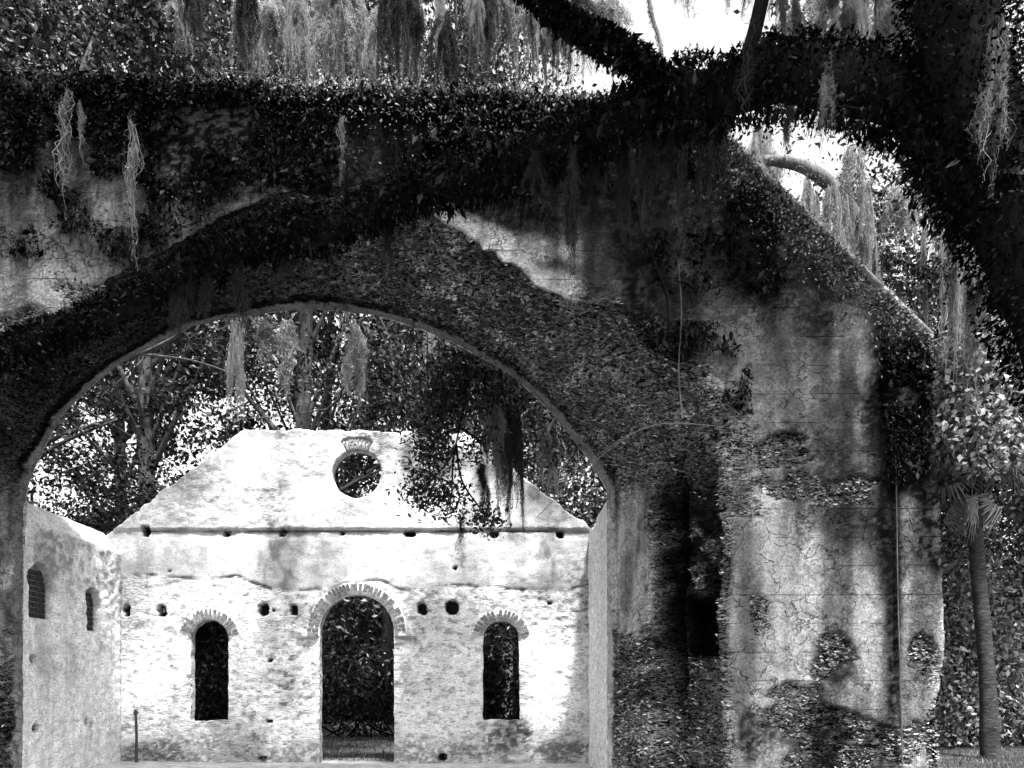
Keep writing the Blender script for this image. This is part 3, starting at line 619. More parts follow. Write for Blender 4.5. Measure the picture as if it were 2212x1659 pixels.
# two short stakes and the cut stubs standing at the foot of the gable
def tube(pts, rad, n=8, seed=0, rough=0.0, step=None):
    P = np.asarray(pts, float); R_ = np.asarray(rad, float)
    # Catmull-Rom resample
    L = np.linalg.norm(np.diff(P, axis=0), axis=1); st = step or (max(.05, L.sum() / 60) if n > 7 else max(.12, L.sum() / 16))
    Pe = np.vstack([2 * P[0] - P[1], P, 2 * P[-1] - P[-2]]); out = []; ro = []
    for i in range(len(P) - 1):
        m = max(2, int(L[i] / st)); p0, p1, p2, p3 = Pe[i:i + 4]
        for t in np.linspace(0, 1, m, endpoint=(i == len(P) - 2)):
            out.append(.5 * ((2 * p1) + (-p0 + p2) * t + (2 * p0 - 5 * p1 + 4 * p2 - p3) * t * t + (-p0 + 3 * p1 - 3 * p2 + p3) * t ** 3)); ro.append(R_[i] + (R_[i + 1] - R_[i]) * t)
    out = np.array(out); ro = np.array(ro); T = np.gradient(out, axis=0); T /= np.linalg.norm(T, axis=1)[:, None] + 1e-9
    ref = np.array([0, 0, 1.]) if abs(T[0][2]) < .8 else np.array([0, 1., 0]); A = np.cross(T[0], ref); A /= np.linalg.norm(A); vs = []
    for i in range(len(out)):
        A = A - T[i] * np.dot(A, T[i]); A /= np.linalg.norm(A) + 1e-9; Bv = np.cross(T[i], A)
        for q in range(n):
            a = 2 * math.pi * q / n; vs.append(out[i] + (A * math.cos(a) + Bv * math.sin(a)) * ro[i])
    vs = np.array(vs); 
    if rough:
        cen = np.repeat(out, n, axis=0); d = vs - cen; k = 1 + (fbm(vs[:, 0] * 3, vs[:, 1] * 3, vs[:, 2] * 3, seed, 3) - .5) * 2 * rough; vs = cen + d * k[:, None]
    m = len(out); i = np.arange(m - 1)[:, None] * n; q = np.arange(n)[None]; q1 = (q + 1) % n
    fs = np.stack([i + q, i + q1, i + n + q1, i + n + q], -1).reshape(-1, 4)
    c = np.array([[(m - 1) * n + q_, (m - 1) * n + (q_ + 1) % n, (m - 1) * n + (q_ + 2) % n, (m - 1) * n + (q_ + 2) % n] for q_ in ()], int).reshape(0, 4)
    vs = np.vstack([vs, out[0], out[-1]]); e0, e1 = len(vs) - 2, len(vs) - 1
    caps = [(q_, e0, e0, (q_ + 1) % n) for q_ in ()]
    return vs, fs, out, ro
def merge(parts):
    Vs, Fs, o = [], [], 0
    for v, f in parts: Vs.append(v); Fs.append(np.asarray(f) + o); o += len(v)
    return np.concatenate(Vs), np.concatenate(Fs)

for (px, py0, lab, r) in ((294, 1540, "dark wooden stake with a knob head standing at the foot of the gable wall", .036),):
    x, y, z = W(px, py0, 18.75); t = thing("wooden_stake", (x, y, 0), lab, "stake")
    v, f, _, _ = tube([(x, y, -.15), (x + .01, y, z * .5), (x - .01, y, z)], [r, r * .9, r * .8], 9, 5, .15); put("shaft", v, f, M_STAKE, t)
    v, f, _, _ = tube([(x - .01, y, z - .05), (x - .01, y, z), (x - .01, y, z + .06), (x - .01, y, z + .09)], [r * .9, r * 1.5, r * 1.2, .006], 9, 5, .1); put("head", v, f, M_STAKE, t)

# ------------------------------------------------------------------ leaves
def leaf_object(name, cen, size, mat, parent, seed, **kw):
    rnd = np.random.RandomState(seed); V, T, v = leaves(np.asarray(cen), size, rnd, **kw)
    return put(name, V, T, mat, parent, {'v': v})

# ------------------------------------------------------------------ oaks of the wood behind
def oak(base, height, spread, nl, seed, label, lean=(0, 0), leafn=12000, lsize=.2, tr=.35, group="oaks of the wood behind", bark=None, leaf=None, zmin=.35, name="oak_tree", keep=None, ccl=.6, extra=None, ext_n=150):
    r = np.random.RandomState(seed); bx, by = base; z0 = gz_at(bx, by) - .1
    t = thing(name, (bx, by, z0), label, "tree", group)
    parts = []; ends = []
    top = np.array([bx + lean[0], by + lean[1], z0 + height * .62])
    tp = [np.array([bx, by, z0]), np.array([bx + lean[0] * .25 + r.uniform(-.2, .2), by, z0 + height * .2]), np.array([bx + lean[0] * .6 + r.uniform(-.3, .3), by + lean[1] * .5, z0 + height * .42]), top]
    v, f, _, _ = tube(tp, [tr * 1.35, tr, tr * .75, tr * .4], 10, seed, .12); parts.append((v, f))
    for i in range(nl):
        hfrac = r.uniform(.36, 1.0); k = hfrac * 3; a_i = min(2, int(k)); st = tp[a_i] + (tp[a_i + 1] - tp[a_i]) * (k - a_i)
        az = r.uniform(0, 2 * math.pi); ln = spread * r.uniform(.6, 1.1); rise = height * r.uniform(.05, .38) * (1.2 - .4 * hfrac)
        d = np.array([math.cos(az), math.sin(az), 0])
        p1 = st + d * ln * .35 + np.array([0, 0, rise * .45]); p2 = st + d * ln * .7 + np.array([r.uniform(-.5, .5), r.uniform(-.5, .5), rise * .8]); p3 = st + d * ln + np.array([r.uniform(-.8, .8), r.uniform(-.8, .8), rise * r.uniform(.7, 1.15)])
        rr = tr * r.uniform(.22, .42); v, f, cen, _ = tube([st, p1, p2, p3], [rr, rr * .7, rr * .45, rr * .15], 6, seed + i, .1); parts.append((v, f))
        for j in range(5):
            q = cen[int(len(cen) * r.uniform(.35, .98))]; e = q + r.normal(size=3) * np.array([1.2, 1.2, .8]) * spread * .22; ends.append(e)
            v, f, _, _ = tube([q, (q + e) / 2 + r.normal(size=3) * .15, e], [rr * .3, rr * .2, rr * .06], 4); parts.append((v, f))
        ends.append(p3)
    V, Fq = merge([(a, b_) for a, b_ in parts]); put("trunk", V, Fq, bark or M_BARKM, t, None, True)
    ends = np.array(ends); per = max(1, leafn // len(ends)); cen = np.concatenate([e + r.normal(size=(per, 3)) * np.array([1, 1, .62]) * ccl * r.uniform(.6, 1.35) for e in ends])
    cen = cen[(cen[:, 2] > z0 + height * zmin * .5) & ((cen[:, 1] > 20.2) | (by < 20))]
    if extra is not None:
        for e in extra:
            q = ends[np.argmin(np.linalg.norm(ends - e, axis=1))]; cen = np.concatenate([cen, e + r.normal(size=(ext_n, 3)) * np.array([1, 1, .7]) * ccl * r.uniform(.7, 1.2)])
    leaf_object("crown", cen, lsize, leaf or M_LEAF, t, seed + 1, droop=.2)
    return t, ends
OAKS = [((-16.5, 25.5), 29, 6.0, 24, 401, "mossy oak standing farthest left behind the side wall"), ((-11.6, 26.0), 31, 6.0, 26, 402, "oak with a pale trunk behind the left gable slope"),
        ((-6.9, 25.6), 31, 5.6, 26, 403, "tall oak rising behind the round window"), ((-2.0, 26.2), 30, 5.0, 26, 404, "oak behind the right gable slope"),
        ((-8.6, 36), 34, 8, 22, 405, "distant oak in second row behind the gable"), ((-.4, 35), 31, 6, 20, 406, "distant oak behind the near wall top"),
        ((-18, 36), 34, 8, 20, 407, "distant oak beyond the left frame edge"), ((17.5, 27), 17, 6, 13, 409, "oak beyond the palm at the frame edge"), ((12.5, 33), 17, 7, 14, 410, "far oak behind the palm"), ((11.6, 23.5), 21, 4.5, 22, 412, "mossy oak filling the light behind the sloping wall and palm")]
oak_ends = []
for i, (b_, hgt, sp, nl, sd_, lab) in enumerate(OAKS):
    ex = np.random.RandomState(sd_ + 9).uniform([b_[0] - 4, b_[1] - 3, 21.0], [b_[0] + 4, b_[1] + 3, 26.5], (34, 3)) if hgt in (29, 30, 31) else None
    if sd_ == 412: rr_ = np.random.RandomState(5); ex = np.concatenate([rr_.uniform([10.2, 20.5, 9.5], [15.5, 24, 21], (60, 3)), rr_.uniform([7.2, 20.5, 18.0], [10.2, 23, 21], (18, 3))])
    t, e = oak(b_, hgt, sp, nl, sd_, lab, leafn=17000 if hgt < 20 else 28500, lsize=.17 if b_[1] < 30 else .26, tr=.20 + .003 * hgt, lean=(random.uniform(-1, 1), 0), extra=ex, ext_n=260); oak_ends.append(e)

t, e = oak((-12.9, 16.9), 20, 4.6, 26, 431, "dark leafy oak over the left shoulder of the arched wall", leafn=26000, lsize=.14, tr=.32, lean=(2.6, -.3), zmin=1.0, ccl=.42, ext_n=260, extra=np.random.RandomState(5).uniform([-11.5, 15.6, 14.4], [-6.6, 17.6, 17.4], (54, 3)))
for q, (bb, hh_, sp_, lab_) in enumerate([((-14.2, 23.6), 10.5, 3.4, "low understory tree behind the left side wall top"), ((-10.4, 24.4), 9.5, 3.0, "low understory tree behind the left gable foot"), ((1.6, 24.0), 10, 3.0, "low understory tree behind the gable's right slope"), ((-7.4, 23.4), 9.0, 2.8, "low understory tree behind the gable's left slope"), ((3.9, 23.2), 9.5, 2.8, "low understory tree behind the right arch jamb")]):
    oak(bb, hh_, sp_, 16, 441 + q, lab_, leafn=22000, lsize=.16, tr=.10, zmin=.3, group="understory trees", ccl=.55)
# far wood: one mass of leaves and stems beyond telling apart
rnd = np.random.RandomState(77)
n = 60000; fx = rnd.uniform(-60, 62, n); fy = rnd.uniform(46, 62, n); topz = 9 + 7 * fbm(fx * .12, 0 * fx, 0 * fx, 501, 3); fz = topz * rnd.beta(1.0, 1.3, n)
V, T, v = leaves(np.stack([fx, fy, fz], -1), .95, rnd, droop=.2)
wood = put("far_woodland", V, T, M_LEAFU, None, {'v': v}); tag(wood, "dark leafy wood closing the view behind door and palm", "woodland", kind="stuff")

# ------------------------------------------------------------------ the oak beside the room whose bough hangs in front of the gable
t_b = thing("oak_tree", (5.2, 17.6, gz_at(5.2, 17.6)), "oak whose leafy bough droops in front of the gable's right slope", "tree")
pts = [(5.2, 17.6, -.2), (5.0, 17.5, 3.5), (4.3, 17.3, 7.0), (2.8, 17.0, 9.2), (1.2, 16.8, 9.3), W(1060, 740, 16.7), W(1010, 850, 16.6), W(985, 960, 16.5)]
v, f, cenb, _ = tube(pts, [.34, .3, .24, .17, .11, .07, .045, .015], 9, 7, .1); tp = [(v, f)]
lc = []
r = np.random.RandomState(66)
for (px, py, rx, ry, nn) in [(1010, 780, 85, 45, 2400), (960, 850, 55, 55, 1500), (1060, 850, 60, 55, 1400), (935, 960, 42, 75, 1300), (915, 1060, 42, 40, 650), (975, 1075, 40, 38, 350), (1050, 1120, 35, 26, 320), (1130, 860, 50, 70, 900), (1040, 960, 45, 50, 360), (1200, 940, 40, 60, 500)]:
    x, y, z = W(px, py, 16.5); k = 16.5 / F
    lc.append(np.stack([x + r.normal(size=nn) * rx * k * .6, y + r.normal(size=nn) * .35, z + r.normal(size=nn) * ry * k * .6], -1))
    q = cenb[np.argmin(np.linalg.norm(cenb - np.array([x, y, z + .4]), axis=1))]
    v, f, _, _ = tube([q, (q + np.array([x, y, z])) / 2 + r.normal(size=3) * .1, (x, y, z), (x - .1, y, z - .35)], [.03, .022, .014, .004], 5); tp.append((v, f))
V, Fq = merge(tp); put("trunk", V, Fq, M_BARKD, t_b, None, True)
leaf_object("crown", np.concatenate(lc), .12, M_LEAF, t_b, 67, droop=.3, aspect=.45)

# ------------------------------------------------------------------ the great live oak in front: leaning stem, long limb across the wall
oak_t = thing("live_oak", (7.75, 8.0, -.1), "black leaning live oak with a long fern covered limb across the wall", "tree")
stem = [(7.75, 8.0, -.15), W(2560, 1350, 8), W(2400, 950, 8), W(2270, 640, 8), W(2160, 380, 8), W(2085, 130, 8.0), W(2040, -120, 8.1), W(2010, -420, 8.2)]
v, f, c_stem, r_stem = tube(stem, [.75, .55, .46, .42, .40, .38, .36, .3], 16, 3, .12); put("trunk", v, f, M_BARKD, oak_t, None, True)
limb_px = [(2190, 470, 8.0), (2080, 330, 8.2), (1960, 225, 8.5), (1830, 170, 8.8), (1700, 165, 9.2), (1570, 200, 9.6), (1430, 215, 10.2), (1300, 285, 10.6), (1150, 330, 10.9), (1000, 385, 11.1),
           (860, 435, 11.2), (700, 490, 11.3), (540, 535, 11.4), (390, 590, 11.5), (220, 665, 11.5), (60, 725, 11.5), (-160, 800, 11.4), (-400, 850, 11.2)]
rl = random.Random(3); limb = [W(a + rl.uniform(-14, 14), b_ + rl.uniform(-16, 16), c) for a, b_, c in limb_px]
v, f, c_limb, r_limb = tube(limb, [.36, .33, .3, .29, .28, .27, .26, .25, .24, .23, .22, .2, .19, .18, .17, .16, .14, .08], 12, 9, .14); put("limb", v, f, M_BARKD, oak_t, None, True)
br1 = [W(1460, 220, 10.1), W(1380, 130, 10.1), W(1290, 80, 10.0), W(1190, 15, 9.9), W(1080, -80, 9.8)]
v, f, c_b1, r_b1 = tube(br1, [.13, .115, .10, .085, .06], 9, 11, .12); put("limb", v, f, M_BARKD, oak_t, None, True)
br2 = [W(1575, 250, 9.5), W(1600, 160, 9.3), W(1632, 60, 9.2), W(1660, -60, 9.1), W(1700, -200, 9)]
v, f, c_b2, r_b2 = tube(br2, [.07, .075, .085, .09, .09], 8, 12, .15); put("limb", v, f, M_BARKD, oak_t, None, True)
def coat(path, rad, n, seed, up_bias=.5, out=1.1, hang=.0):
    r = np.random.RandomState(seed); i = r.randint(0, len(path) - 1, n); t = r.uniform(size=n)[:, None]
    p = path[i] * (1 - t) + path[i + 1] * t; T = path[i + 1] - path[i]; T /= np.linalg.norm(T, axis=1)[:, None] + 1e-9
    d = r.normal(size=(n, 3)); d[:, 2] += up_bias; d -= T * (d * T).sum(1)[:, None]; d /= np.linalg.norm(d, axis=1)[:, None] + 1e-9
    lump = .7 + .8 * fbm(p[:, 0] * 1.3, p[:, 1] * 1.3, p[:, 2] * 1.3, seed, 3)
    ok = fbm(p[:, 0] * 1.1 + d[:, 0], p[:, 1] * 1.1, p[:, 2] * 1.1 + d[:, 2], seed + 3, 3) > .30
    p, d, i, lump = p[ok], d[ok], i[ok], lump[ok]; n = len(p)
    q = p + d * (rad[i] * out * lump * r.uniform(.85, 1.35, n))[:, None]; q[:, 2] -= hang * r.exponential(1, n)
    return q, d
q1, d1 = coat(c_limb, r_limb, 52000, 31, .3, 1.08, .03); q2, d2 = coat(c_b1, r_b1, 8000, 32, .2, 1.25, .03); q3, d3 = coat(c_stem, r_stem, 30000, 33, 0, .98, .03)
fern = leaf_object("fern_growth", np.concatenate([q1, q2]), np.where(np.random.RandomState(8).uniform(size=len(q1) + len(q2)) < .12, .13, .055), M_LEAFD, oak_t, 34, dirs=.6 * np.concatenate([d1, d2]), droop=.35, aspect=.42, vary=.7); fern['kind'] = "stuff"
leaf_object("fern_growth", q3, .06, M_LEAFK, oak_t, 35, dirs=.6 * d3, droop=.35, aspect=.42, vary=.7)['kind'] = "stuff"
rt = np.random.RandomState(39); tw0 = []; tl0 = []
for k_ in range(26):                                                    # side twigs with sprays of leaves
    i_ = rt.randint(3, len(c_limb) - 3); p_ = c_limb[i_]; d_ = rt.normal(size=3) * np.array([1, .5, .8]); d_ /= np.linalg.norm(d_); L_ = rt.uniform(.35, 1.0); e_ = p_ + d_ * L_
    v, f, _, _ = tube([p_, p_ + d_ * L_ * .5 + rt.normal(size=3) * .08, e_], [.035, .022, .006], 5, k_, .2); tw0.append((v, f)); tl0.append(e_ + rt.normal(size=(60, 3)) * .13)
V, Fq = merge(tw0); put("twigs", V, Fq, M_BARKD, oak_t)["kind"] = "stuff"
leaf_object("leaf_sprays", np.concatenate(tl0), .07, M_LEAFU, oak_t, 40, droop=.4)['kind'] = "stuff"
# unseen crown above the frame, laid out to keep sun off the near wall
r = np.random.RandomState(90); cl = []; tw = []
hub = np.array(stem[-1])
for (tx, ty, tz) in [(-9, 7.5, 13.6), (-6, 9.3, 13.4), (-3, 7, 13.2), (-1, 9.6, 13.2), (1.5, 7.2, 12.6), (3.5, 9.8, 13.0), (5.5, 7.5, 12.6), (7.8, 9.6, 13), (-11, 9.8, 13.4), (-4.5, 10.9, 14.2), (1, 11, 14.2), (6, 11.2, 14.4), (-8, 11, 14.4), (-2, 5, 13), (4, 5, 12.8), (-10.5, 6, 13.2), (-12.5, 8, 13.6), (-7, 5.6, 13), (-12, 10.6, 14)]:
    e = np.array([tx, ty, tz]); md = (hub + e) / 2 + np.array([0, 0, 1.0]) + r.normal(size=3) * .5
    v, f, c_, _ = tube([hub, md, e], [.2, .14, .04], 7, 4, .1); tw.append((v, f))
    for q in c_[len(c_) // 2::4]: cl.append(q + r.normal(size=(70, 3)) * np.array([1.1, .8, .35]))
    for _ in range(7): cl.append(e + r.normal(size=3) * np.array([1.3, .8, .3]) + r.normal(size=(150, 3)) * np.array([.75, .6, .3]))
V, Fq = merge(tw); put("limb", V, Fq, M_BARKD, oak_t, None, True)
cl = np.concatenate(cl); cl = cl[(cl[:, 2] > EYE + (HZ + 60) / F * cl[:, 1]) & (cl[:, 1] < 12.6)]
leaf_object("crown", cl, .24, M_LEAF, oak_t, 91, aspect=.6)

# ------------------------------------------------------------------ creeper and ferns rooted in the near wall
def wall_leaves(n, seed, boxes, size, out=.05):
    r = np.random.RandomState(seed); cs = []
    for (x0, x1, y0, y1, dens, thr) in boxes:
        m = int(n * dens); px = r.uniform(x0, x1, m); py = r.uniform(y0, y1, m); x, z = (px - CX) * YF / F, EYE + (HZ - py) * YF / F
        g = fbm(x * 1.3, z * 1.5, 0 * x, seed, 4); inside = near_sdf(x, z) < -.0; k = (g > thr) & inside
        cs.append(np.stack([x[k], YF - out - r.exponential(.05, k.sum()), z[k]], -1))
    return np.concatenate(cs)
wc = wall_leaves(2000, 601, [(0, 1500, 165, 440, 13, .45), (0, 1560, 165, 235, 8, .22), (250, 900, 380, 600, 5, .50), (1400, 1760, 260, 640, 4, .53), (1905, 2010, 760, 1070, 2, .46), (1870, 2010, 740, 900, 1.2, .52), (0, 330, 170, 560, 5, .46), (1300, 1620, 700, 900, 3, .5)], .08)
r = np.random.RandomState(602); tpx = np.concatenate([r.uniform(-50, 1560, 3800), np.zeros(0)]); 
tx = (tpx - CX) * YF / F; tzz = np.interp(tpx, [0, 150, 420, 700, 950, 1180, 1320, 1450, 1570], [163, 172, 178, 188, 198, 208, 214, 232, 300]); tz = EYE + (HZ - tzz) * YF / F
topc = np.stack([tx, YF + r.uniform(-.12, 1.2, len(tx)), tz + r.exponential(.05, len(tx))], -1)
spx = r.uniform(1560, 2015, 2200); sz = np.interp(spx, [1570, 1700, 1850, 2008, 2015], [300, 430, 575, 728, 735]); slope = np.stack([(spx - CX) * YF / F, YF + r.uniform(-.1, .5, len(spx)), EYE + (HZ - sz) * YF / F + r.exponential(.03, len(spx))], -1)
allc = wc
crp = leaf_object("wall_creeper", allc, np.where(np.random.RandomState(9).uniform(size=len(allc)) < .10, .15, .055), M_LEAFD, None, 603, aspect=.42, droop=.5, vary=.6, dirs=np.tile([0, -.6, -.3], (len(allc), 1)))
tag(crp, "dark creeper and fern growing over the top of the arched wall", "creeper", kind="stuff")
r = np.random.RandomState(607); m_ = 9000; spx2 = r.uniform(1480, 2012, m_); sz2 = np.interp(spx2, [1450, 1570, 1700, 1850, 2008], [232, 300, 430, 575, 728]); dn_ = r.exponential(30, m_); fx_, fz_ = (spx2 - CX) * YF / F, EYE + (HZ - sz2 - dn_) * YF / F
k_ = (fbm(fx_ * 1.6, fz_ * 1.6, 0 * fx_, 608, 3) > .33) & (near_sdf(fx_, fz_) < 0); face = np.stack([fx_, YF - .06 - r.exponential(.04, m_), fz_], -1)[k_]
m_ = 4200; ax = r.uniform(300, 1330, m_); az_ = np.interp(ax, [0, 150, 420, 700, 950, 1180, 1320, 1450], [163, 172, 178, 188, 198, 208, 214, 232]); dn_ = r.exponential(20 + 14 * sst(600, 1000, ax)); fx_, fz_ = (ax - CX) * YF / F, EYE + (HZ - az_ - dn_) * YF / F; k_ = r.uniform(size=m_) < .25 + .75 * sst(500, 900, ax)
face2 = np.stack([fx_, YF - .07 - r.exponential(.05, m_), fz_], -1)[k_]
topl = np.concatenate([topc, slope, face, face2]); lt = leaf_object("leaf_litter", topl, .06, M_LEAFB, None, 604, aspect=.5, up=np.tile([0, -.3, 1.], (len(topl), 1)))
tag(lt, "leaf litter and small ferns lying along the top of the arched wall", "leaf litter", kind="stuff")
# runners: thin dry vine stems on the wall
def vine(name, pxs, Y, rad, label, mat=M_TWIG):
    P = [W(a, b_, Y + dy) for a, b_, dy in pxs]; v, f, _, _ = tube(P, [rad] * len(P), 5, 1, .2); o = put(name, v, f, mat); tag(o, label, "vine"); return o
vine("dry_vine", [(1160, 1118, 1.2), (1250, 1025, .6), (1330, 962, .1), (1395, 922, -.25), (1470, 914, -.3), (1545, 920, -.25)], 12.6, .006, "thin pale vine runner slung from the arch jamb ledge")
vine("dry_vine", [(1200, 1062, .9), (1280, 992, .4), (1360, 938, 0), (1420, 918, -.2)], 12.55, .005, "second thin runner lying just above the slung vine")
vine("dry_vine", [(1465, 560, -.12), (1472, 680, -.13), (1466, 800, -.13), (1474, 905, -.16)], 12.5, .012, "straight vine stem climbing the wall over the jamb ledge", M_BARKM)
vine("dry_vine", [(1380, 480, -.12), (1410, 560, -.13), (1440, 640, -.12), (1446, 720, -.12)], 12.5, .018, "dark crooked vine stem on the cracked plaster above the arch", M_BARKD)
vine("metal_rod", [(1934, 925, -.05), (1937, 1100, -.055), (1940, 1300, -.05), (1946, 1500, -.055), (1950, 1700, -.05)], 12.5, .011, "thin rod running down the joint near the wall end", M_BARKM)

# bare boughs behind the wall
def bough(pxs, rads, label, mat):
    P = [W(*p) for p in pxs]; o = thing("oak_bough", P[0], label, "bough"); v, f, _, _ = tube(P, rads, 9, 5, .14); put("limb", v, f, mat, o, None, True)
    cp, cr = tube(P, rads, 4)[2:]; q_, d_ = coat(cp, cr, int(260 * len(P)), 71, .2, 1.05, .06); leaf_object("moss_fuzz", q_, .07, M_MOSSD if mat is M_BARKD else M_MOSS, o, 72, dirs=.4 * d_, droop=.9, aspect=.2, vary=.7)['kind'] = "stuff"; return o
bough([(560, 260, 16), (640, 215, 15.8), (712, 185, 15.6), (762, 125, 15.5), (832, 88, 15.5), (872, 30, 15.6), (900, -80, 15.8)], [.03, .06, .09, .1, .1, .11, .12], "dark crooked bough rising from the wall top", M_BARKD)
bough([(1500, 330, 18.6), (1600, 346, 18.4), (1690, 348, 18.2), (1760, 372, 18), (1830, 440, 18), (1880, 540, 18.1), (1900, 700, 18.2)], [.05, .09, .13, .15, .15, .14, .13], "pale arching bough in the sky gap behind the sloping wall", M_BARKM)
bough([(1440, 180, 22), (1425, 90, 22), (1405, 20, 22), (1400, -60, 22)], [.03, .05, .06, .06], "slender pale stem in the bright sky gap", M_BARKM)

bough([(2300, 660, 18.4), (2150, 622, 18.3), (2010, 585, 18.2), (1900, 560, 18.2), (1800, 590, 18.1)], [.09, .08, .06, .04, .015], "dark leafy bough crossing below the leaning stem", M_BARKD)
bough([(2280, 330, 18.6), (2100, 380, 18.5), (1960, 420, 18.5), (1860, 410, 18.4)], [.08, .06, .04, .012], "thin dark bough under the fern limb in the light", M_BARKD)
rb = np.random.RandomState(45); bl = []
for (px, py, sx_, sy_, nn) in [(2120, 620, 60, 14, 700), (2010, 590, 60, 16, 700), (1880, 570, 50, 20, 600), (1800, 610, 40, 25, 500), (2150, 580, 40, 25, 500), (1950, 640, 60, 30, 500)]:
    x, y, z = W(px, py, 18.2); k = 18.2 / F; bl.append(np.stack([x + rb.normal(size=nn) * sx_ * k * .7, y + rb.normal(size=nn) * .3, z + rb.normal(size=nn) * sy_ * k * .8], -1))
lb = [o for o in C.objects if o.get('label', '').startswith("dark leafy bough crossing")][0]
leaf_object("leaf_sprays", np.concatenate(bl), .10, M_LEAFU, lb, 46, droop=.4)['kind'] = "stuff"
# ------------------------------------------------------------------ spanish moss
def moss_mesh(seed, nb, spread, w=.0035, segs=11, curl=.05, per=55):
    """hangs from the origin to z=-1: nb ropes of fine threads, each rope with its own length, drift and thick places"""
    r = np.random.RandomState(seed); Ps = []
    s = np.linspace(0, 1, segs + 1)[None]
    for b_ in range(nb):
        x0, y0 = r.normal(size=2) * spread * .55; t0 = r.uniform(0, .35) * min(1, abs(x0) / spread + .15); ln = min(1 - t0, r.beta(2, 1.6) * .95 + .12)
        if b_ == 0: t0, ln, x0 = 0, 1.0, x0 * .2
        kx = np.cumsum(r.normal(size=9)) * .02; ky = np.cumsum(r.normal(size=9)) * .02; m = int(per * r.uniform(.6, 1.4))
        fat = .45 + r.uniform(0, 1.1, 8); fat[-1] = .15; fat[0] *= .6; rad = curl * r.uniform(.35, .8)
        a = np.sort(r.uniform(0, 1, m))[:, None] * .75 * r.uniform(0, 1, m)[:, None]; l2 = np.minimum(1 - a, r.uniform(.15, .6, m)[:, None]); q = a + l2 * s
        ff = np.interp(q, np.linspace(0, 1, 8), fat); ph = r.uniform(0, 6.28, (m, 2)); fr = r.uniform(1.5, 5, (m, 2)); off = r.normal(size=(m, 2))
        t = t0 + ln * q
        x = x0 * np.minimum(1, .35 + 1.2 * q) + np.interp(q, np.linspace(0, 1, 9), kx) + ff * rad * (off[:, :1] * .5 + .45 * np.sin(fr[:, :1] * 6.28 * q + ph[:, :1])) + r.normal(size=q.shape) * curl * .06
        y = y0 * np.minimum(1, .35 + 1.2 * q) + np.interp(q, np.linspace(0, 1, 9), ky) + ff * rad * (off[:, 1:] * .5 + .45 * np.sin(fr[:, 1:] * 6.28 * q + ph[:, 1:])) + r.normal(size=q.shape) * curl * .06
        Ps.append(np.stack([x, y, -t], -1))
    P = np.concatenate(Ps); n = len(P)
    wa = r.uniform(0, 6.28, n); wd = np.stack([np.cos(wa), np.sin(wa), 0 * wa], -1)[:, None] * (w * (1 - .7 * s))[..., None]
    V1 = np.stack([P - wd, P + wd], 2).reshape(-1, 3); k = (segs + 1) * 2; i = np.arange(n)[:, None, None] * k; j = np.arange(segs)[None, :, None] * 2
    F1 = (i + j + np.array([0, 1, 3, 2])[None, None]).reshape(-1, 4); v1 = np.repeat(r.beta(2, 2, n), k)
    # curls: short hooked threads leaving the strands
    m = n * 5; si = r.randint(0, n, m); sj = r.randint(0, segs + 1, m); o = P[si, sj]; dr = r.normal(size=(m, 3)) * np.array([1, 1, .4]); dr /= np.linalg.norm(dr, axis=1)[:, None]
    Lh = (r.uniform(.2, 1.0, m) ** 1.5)[:, None] * curl * 1.1; e1 = o + dr * Lh * .6; e2 = o + dr * Lh * .9 - np.array([0, 0, 1]) * Lh * r.uniform(-.2, .5, (m, 1))
    pw = np.cross(dr, r.normal(size=(m, 3))); pw /= np.linalg.norm(pw, axis=1)[:, None] + 1e-9; pw *= w * .7
    V2 = np.stack([o - pw, o + pw, e1 - pw * .8, e1 + pw * .8, e2 - pw * .3, e2 + pw * .3], 1).reshape(-1, 3); b_ = np.arange(m)[:, None] * 6 + len(V1)
    F2 = np.concatenate([b_ + np.array([[0, 1, 3, 2]]), b_ + np.array([[2, 3, 5, 4]])]); v2 = np.repeat(r.beta(2, 2, m), 6)
    return np.concatenate([V1, V2]), np.concatenate([F1, F2]), np.concatenate([v1, v2])
# kind: ropes, spread, overall width
MK = [(4, .05, .26), (5, .07, .32), (13, .20, .70), (3, .04, .2), (16, .26, .9), (1, .02, .12)]
MOSS = {}
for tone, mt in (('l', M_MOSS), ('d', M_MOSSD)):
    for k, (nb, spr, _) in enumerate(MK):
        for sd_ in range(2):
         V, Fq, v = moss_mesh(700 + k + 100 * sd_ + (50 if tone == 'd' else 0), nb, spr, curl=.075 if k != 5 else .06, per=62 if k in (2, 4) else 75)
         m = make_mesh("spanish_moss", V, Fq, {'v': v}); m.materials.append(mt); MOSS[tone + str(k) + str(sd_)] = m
rm = random.Random(5)
def moss(px, py, py1, wpx, Y, kind, label, group, dens=1):
    """a tuft hanging from (px,py) to py1, about wpx wide"""
    x, y, z = W(px, py, Y); L = (py1 - py) * Y / F; wd = wpx * Y / F
    o = bpy.data.objects.new("spanish_moss", MOSS[kind + str(rm.randrange(2))]); C.objects.link(o); o.location = (x, y, z)
    hw = MK[int(kind[1])][2]; o.scale = (wd / hw, wd / hw * .8, L); o.rotation_euler = (0, 0, rm.uniform(0, 6.28)); tag(o, label, "moss", group); return o
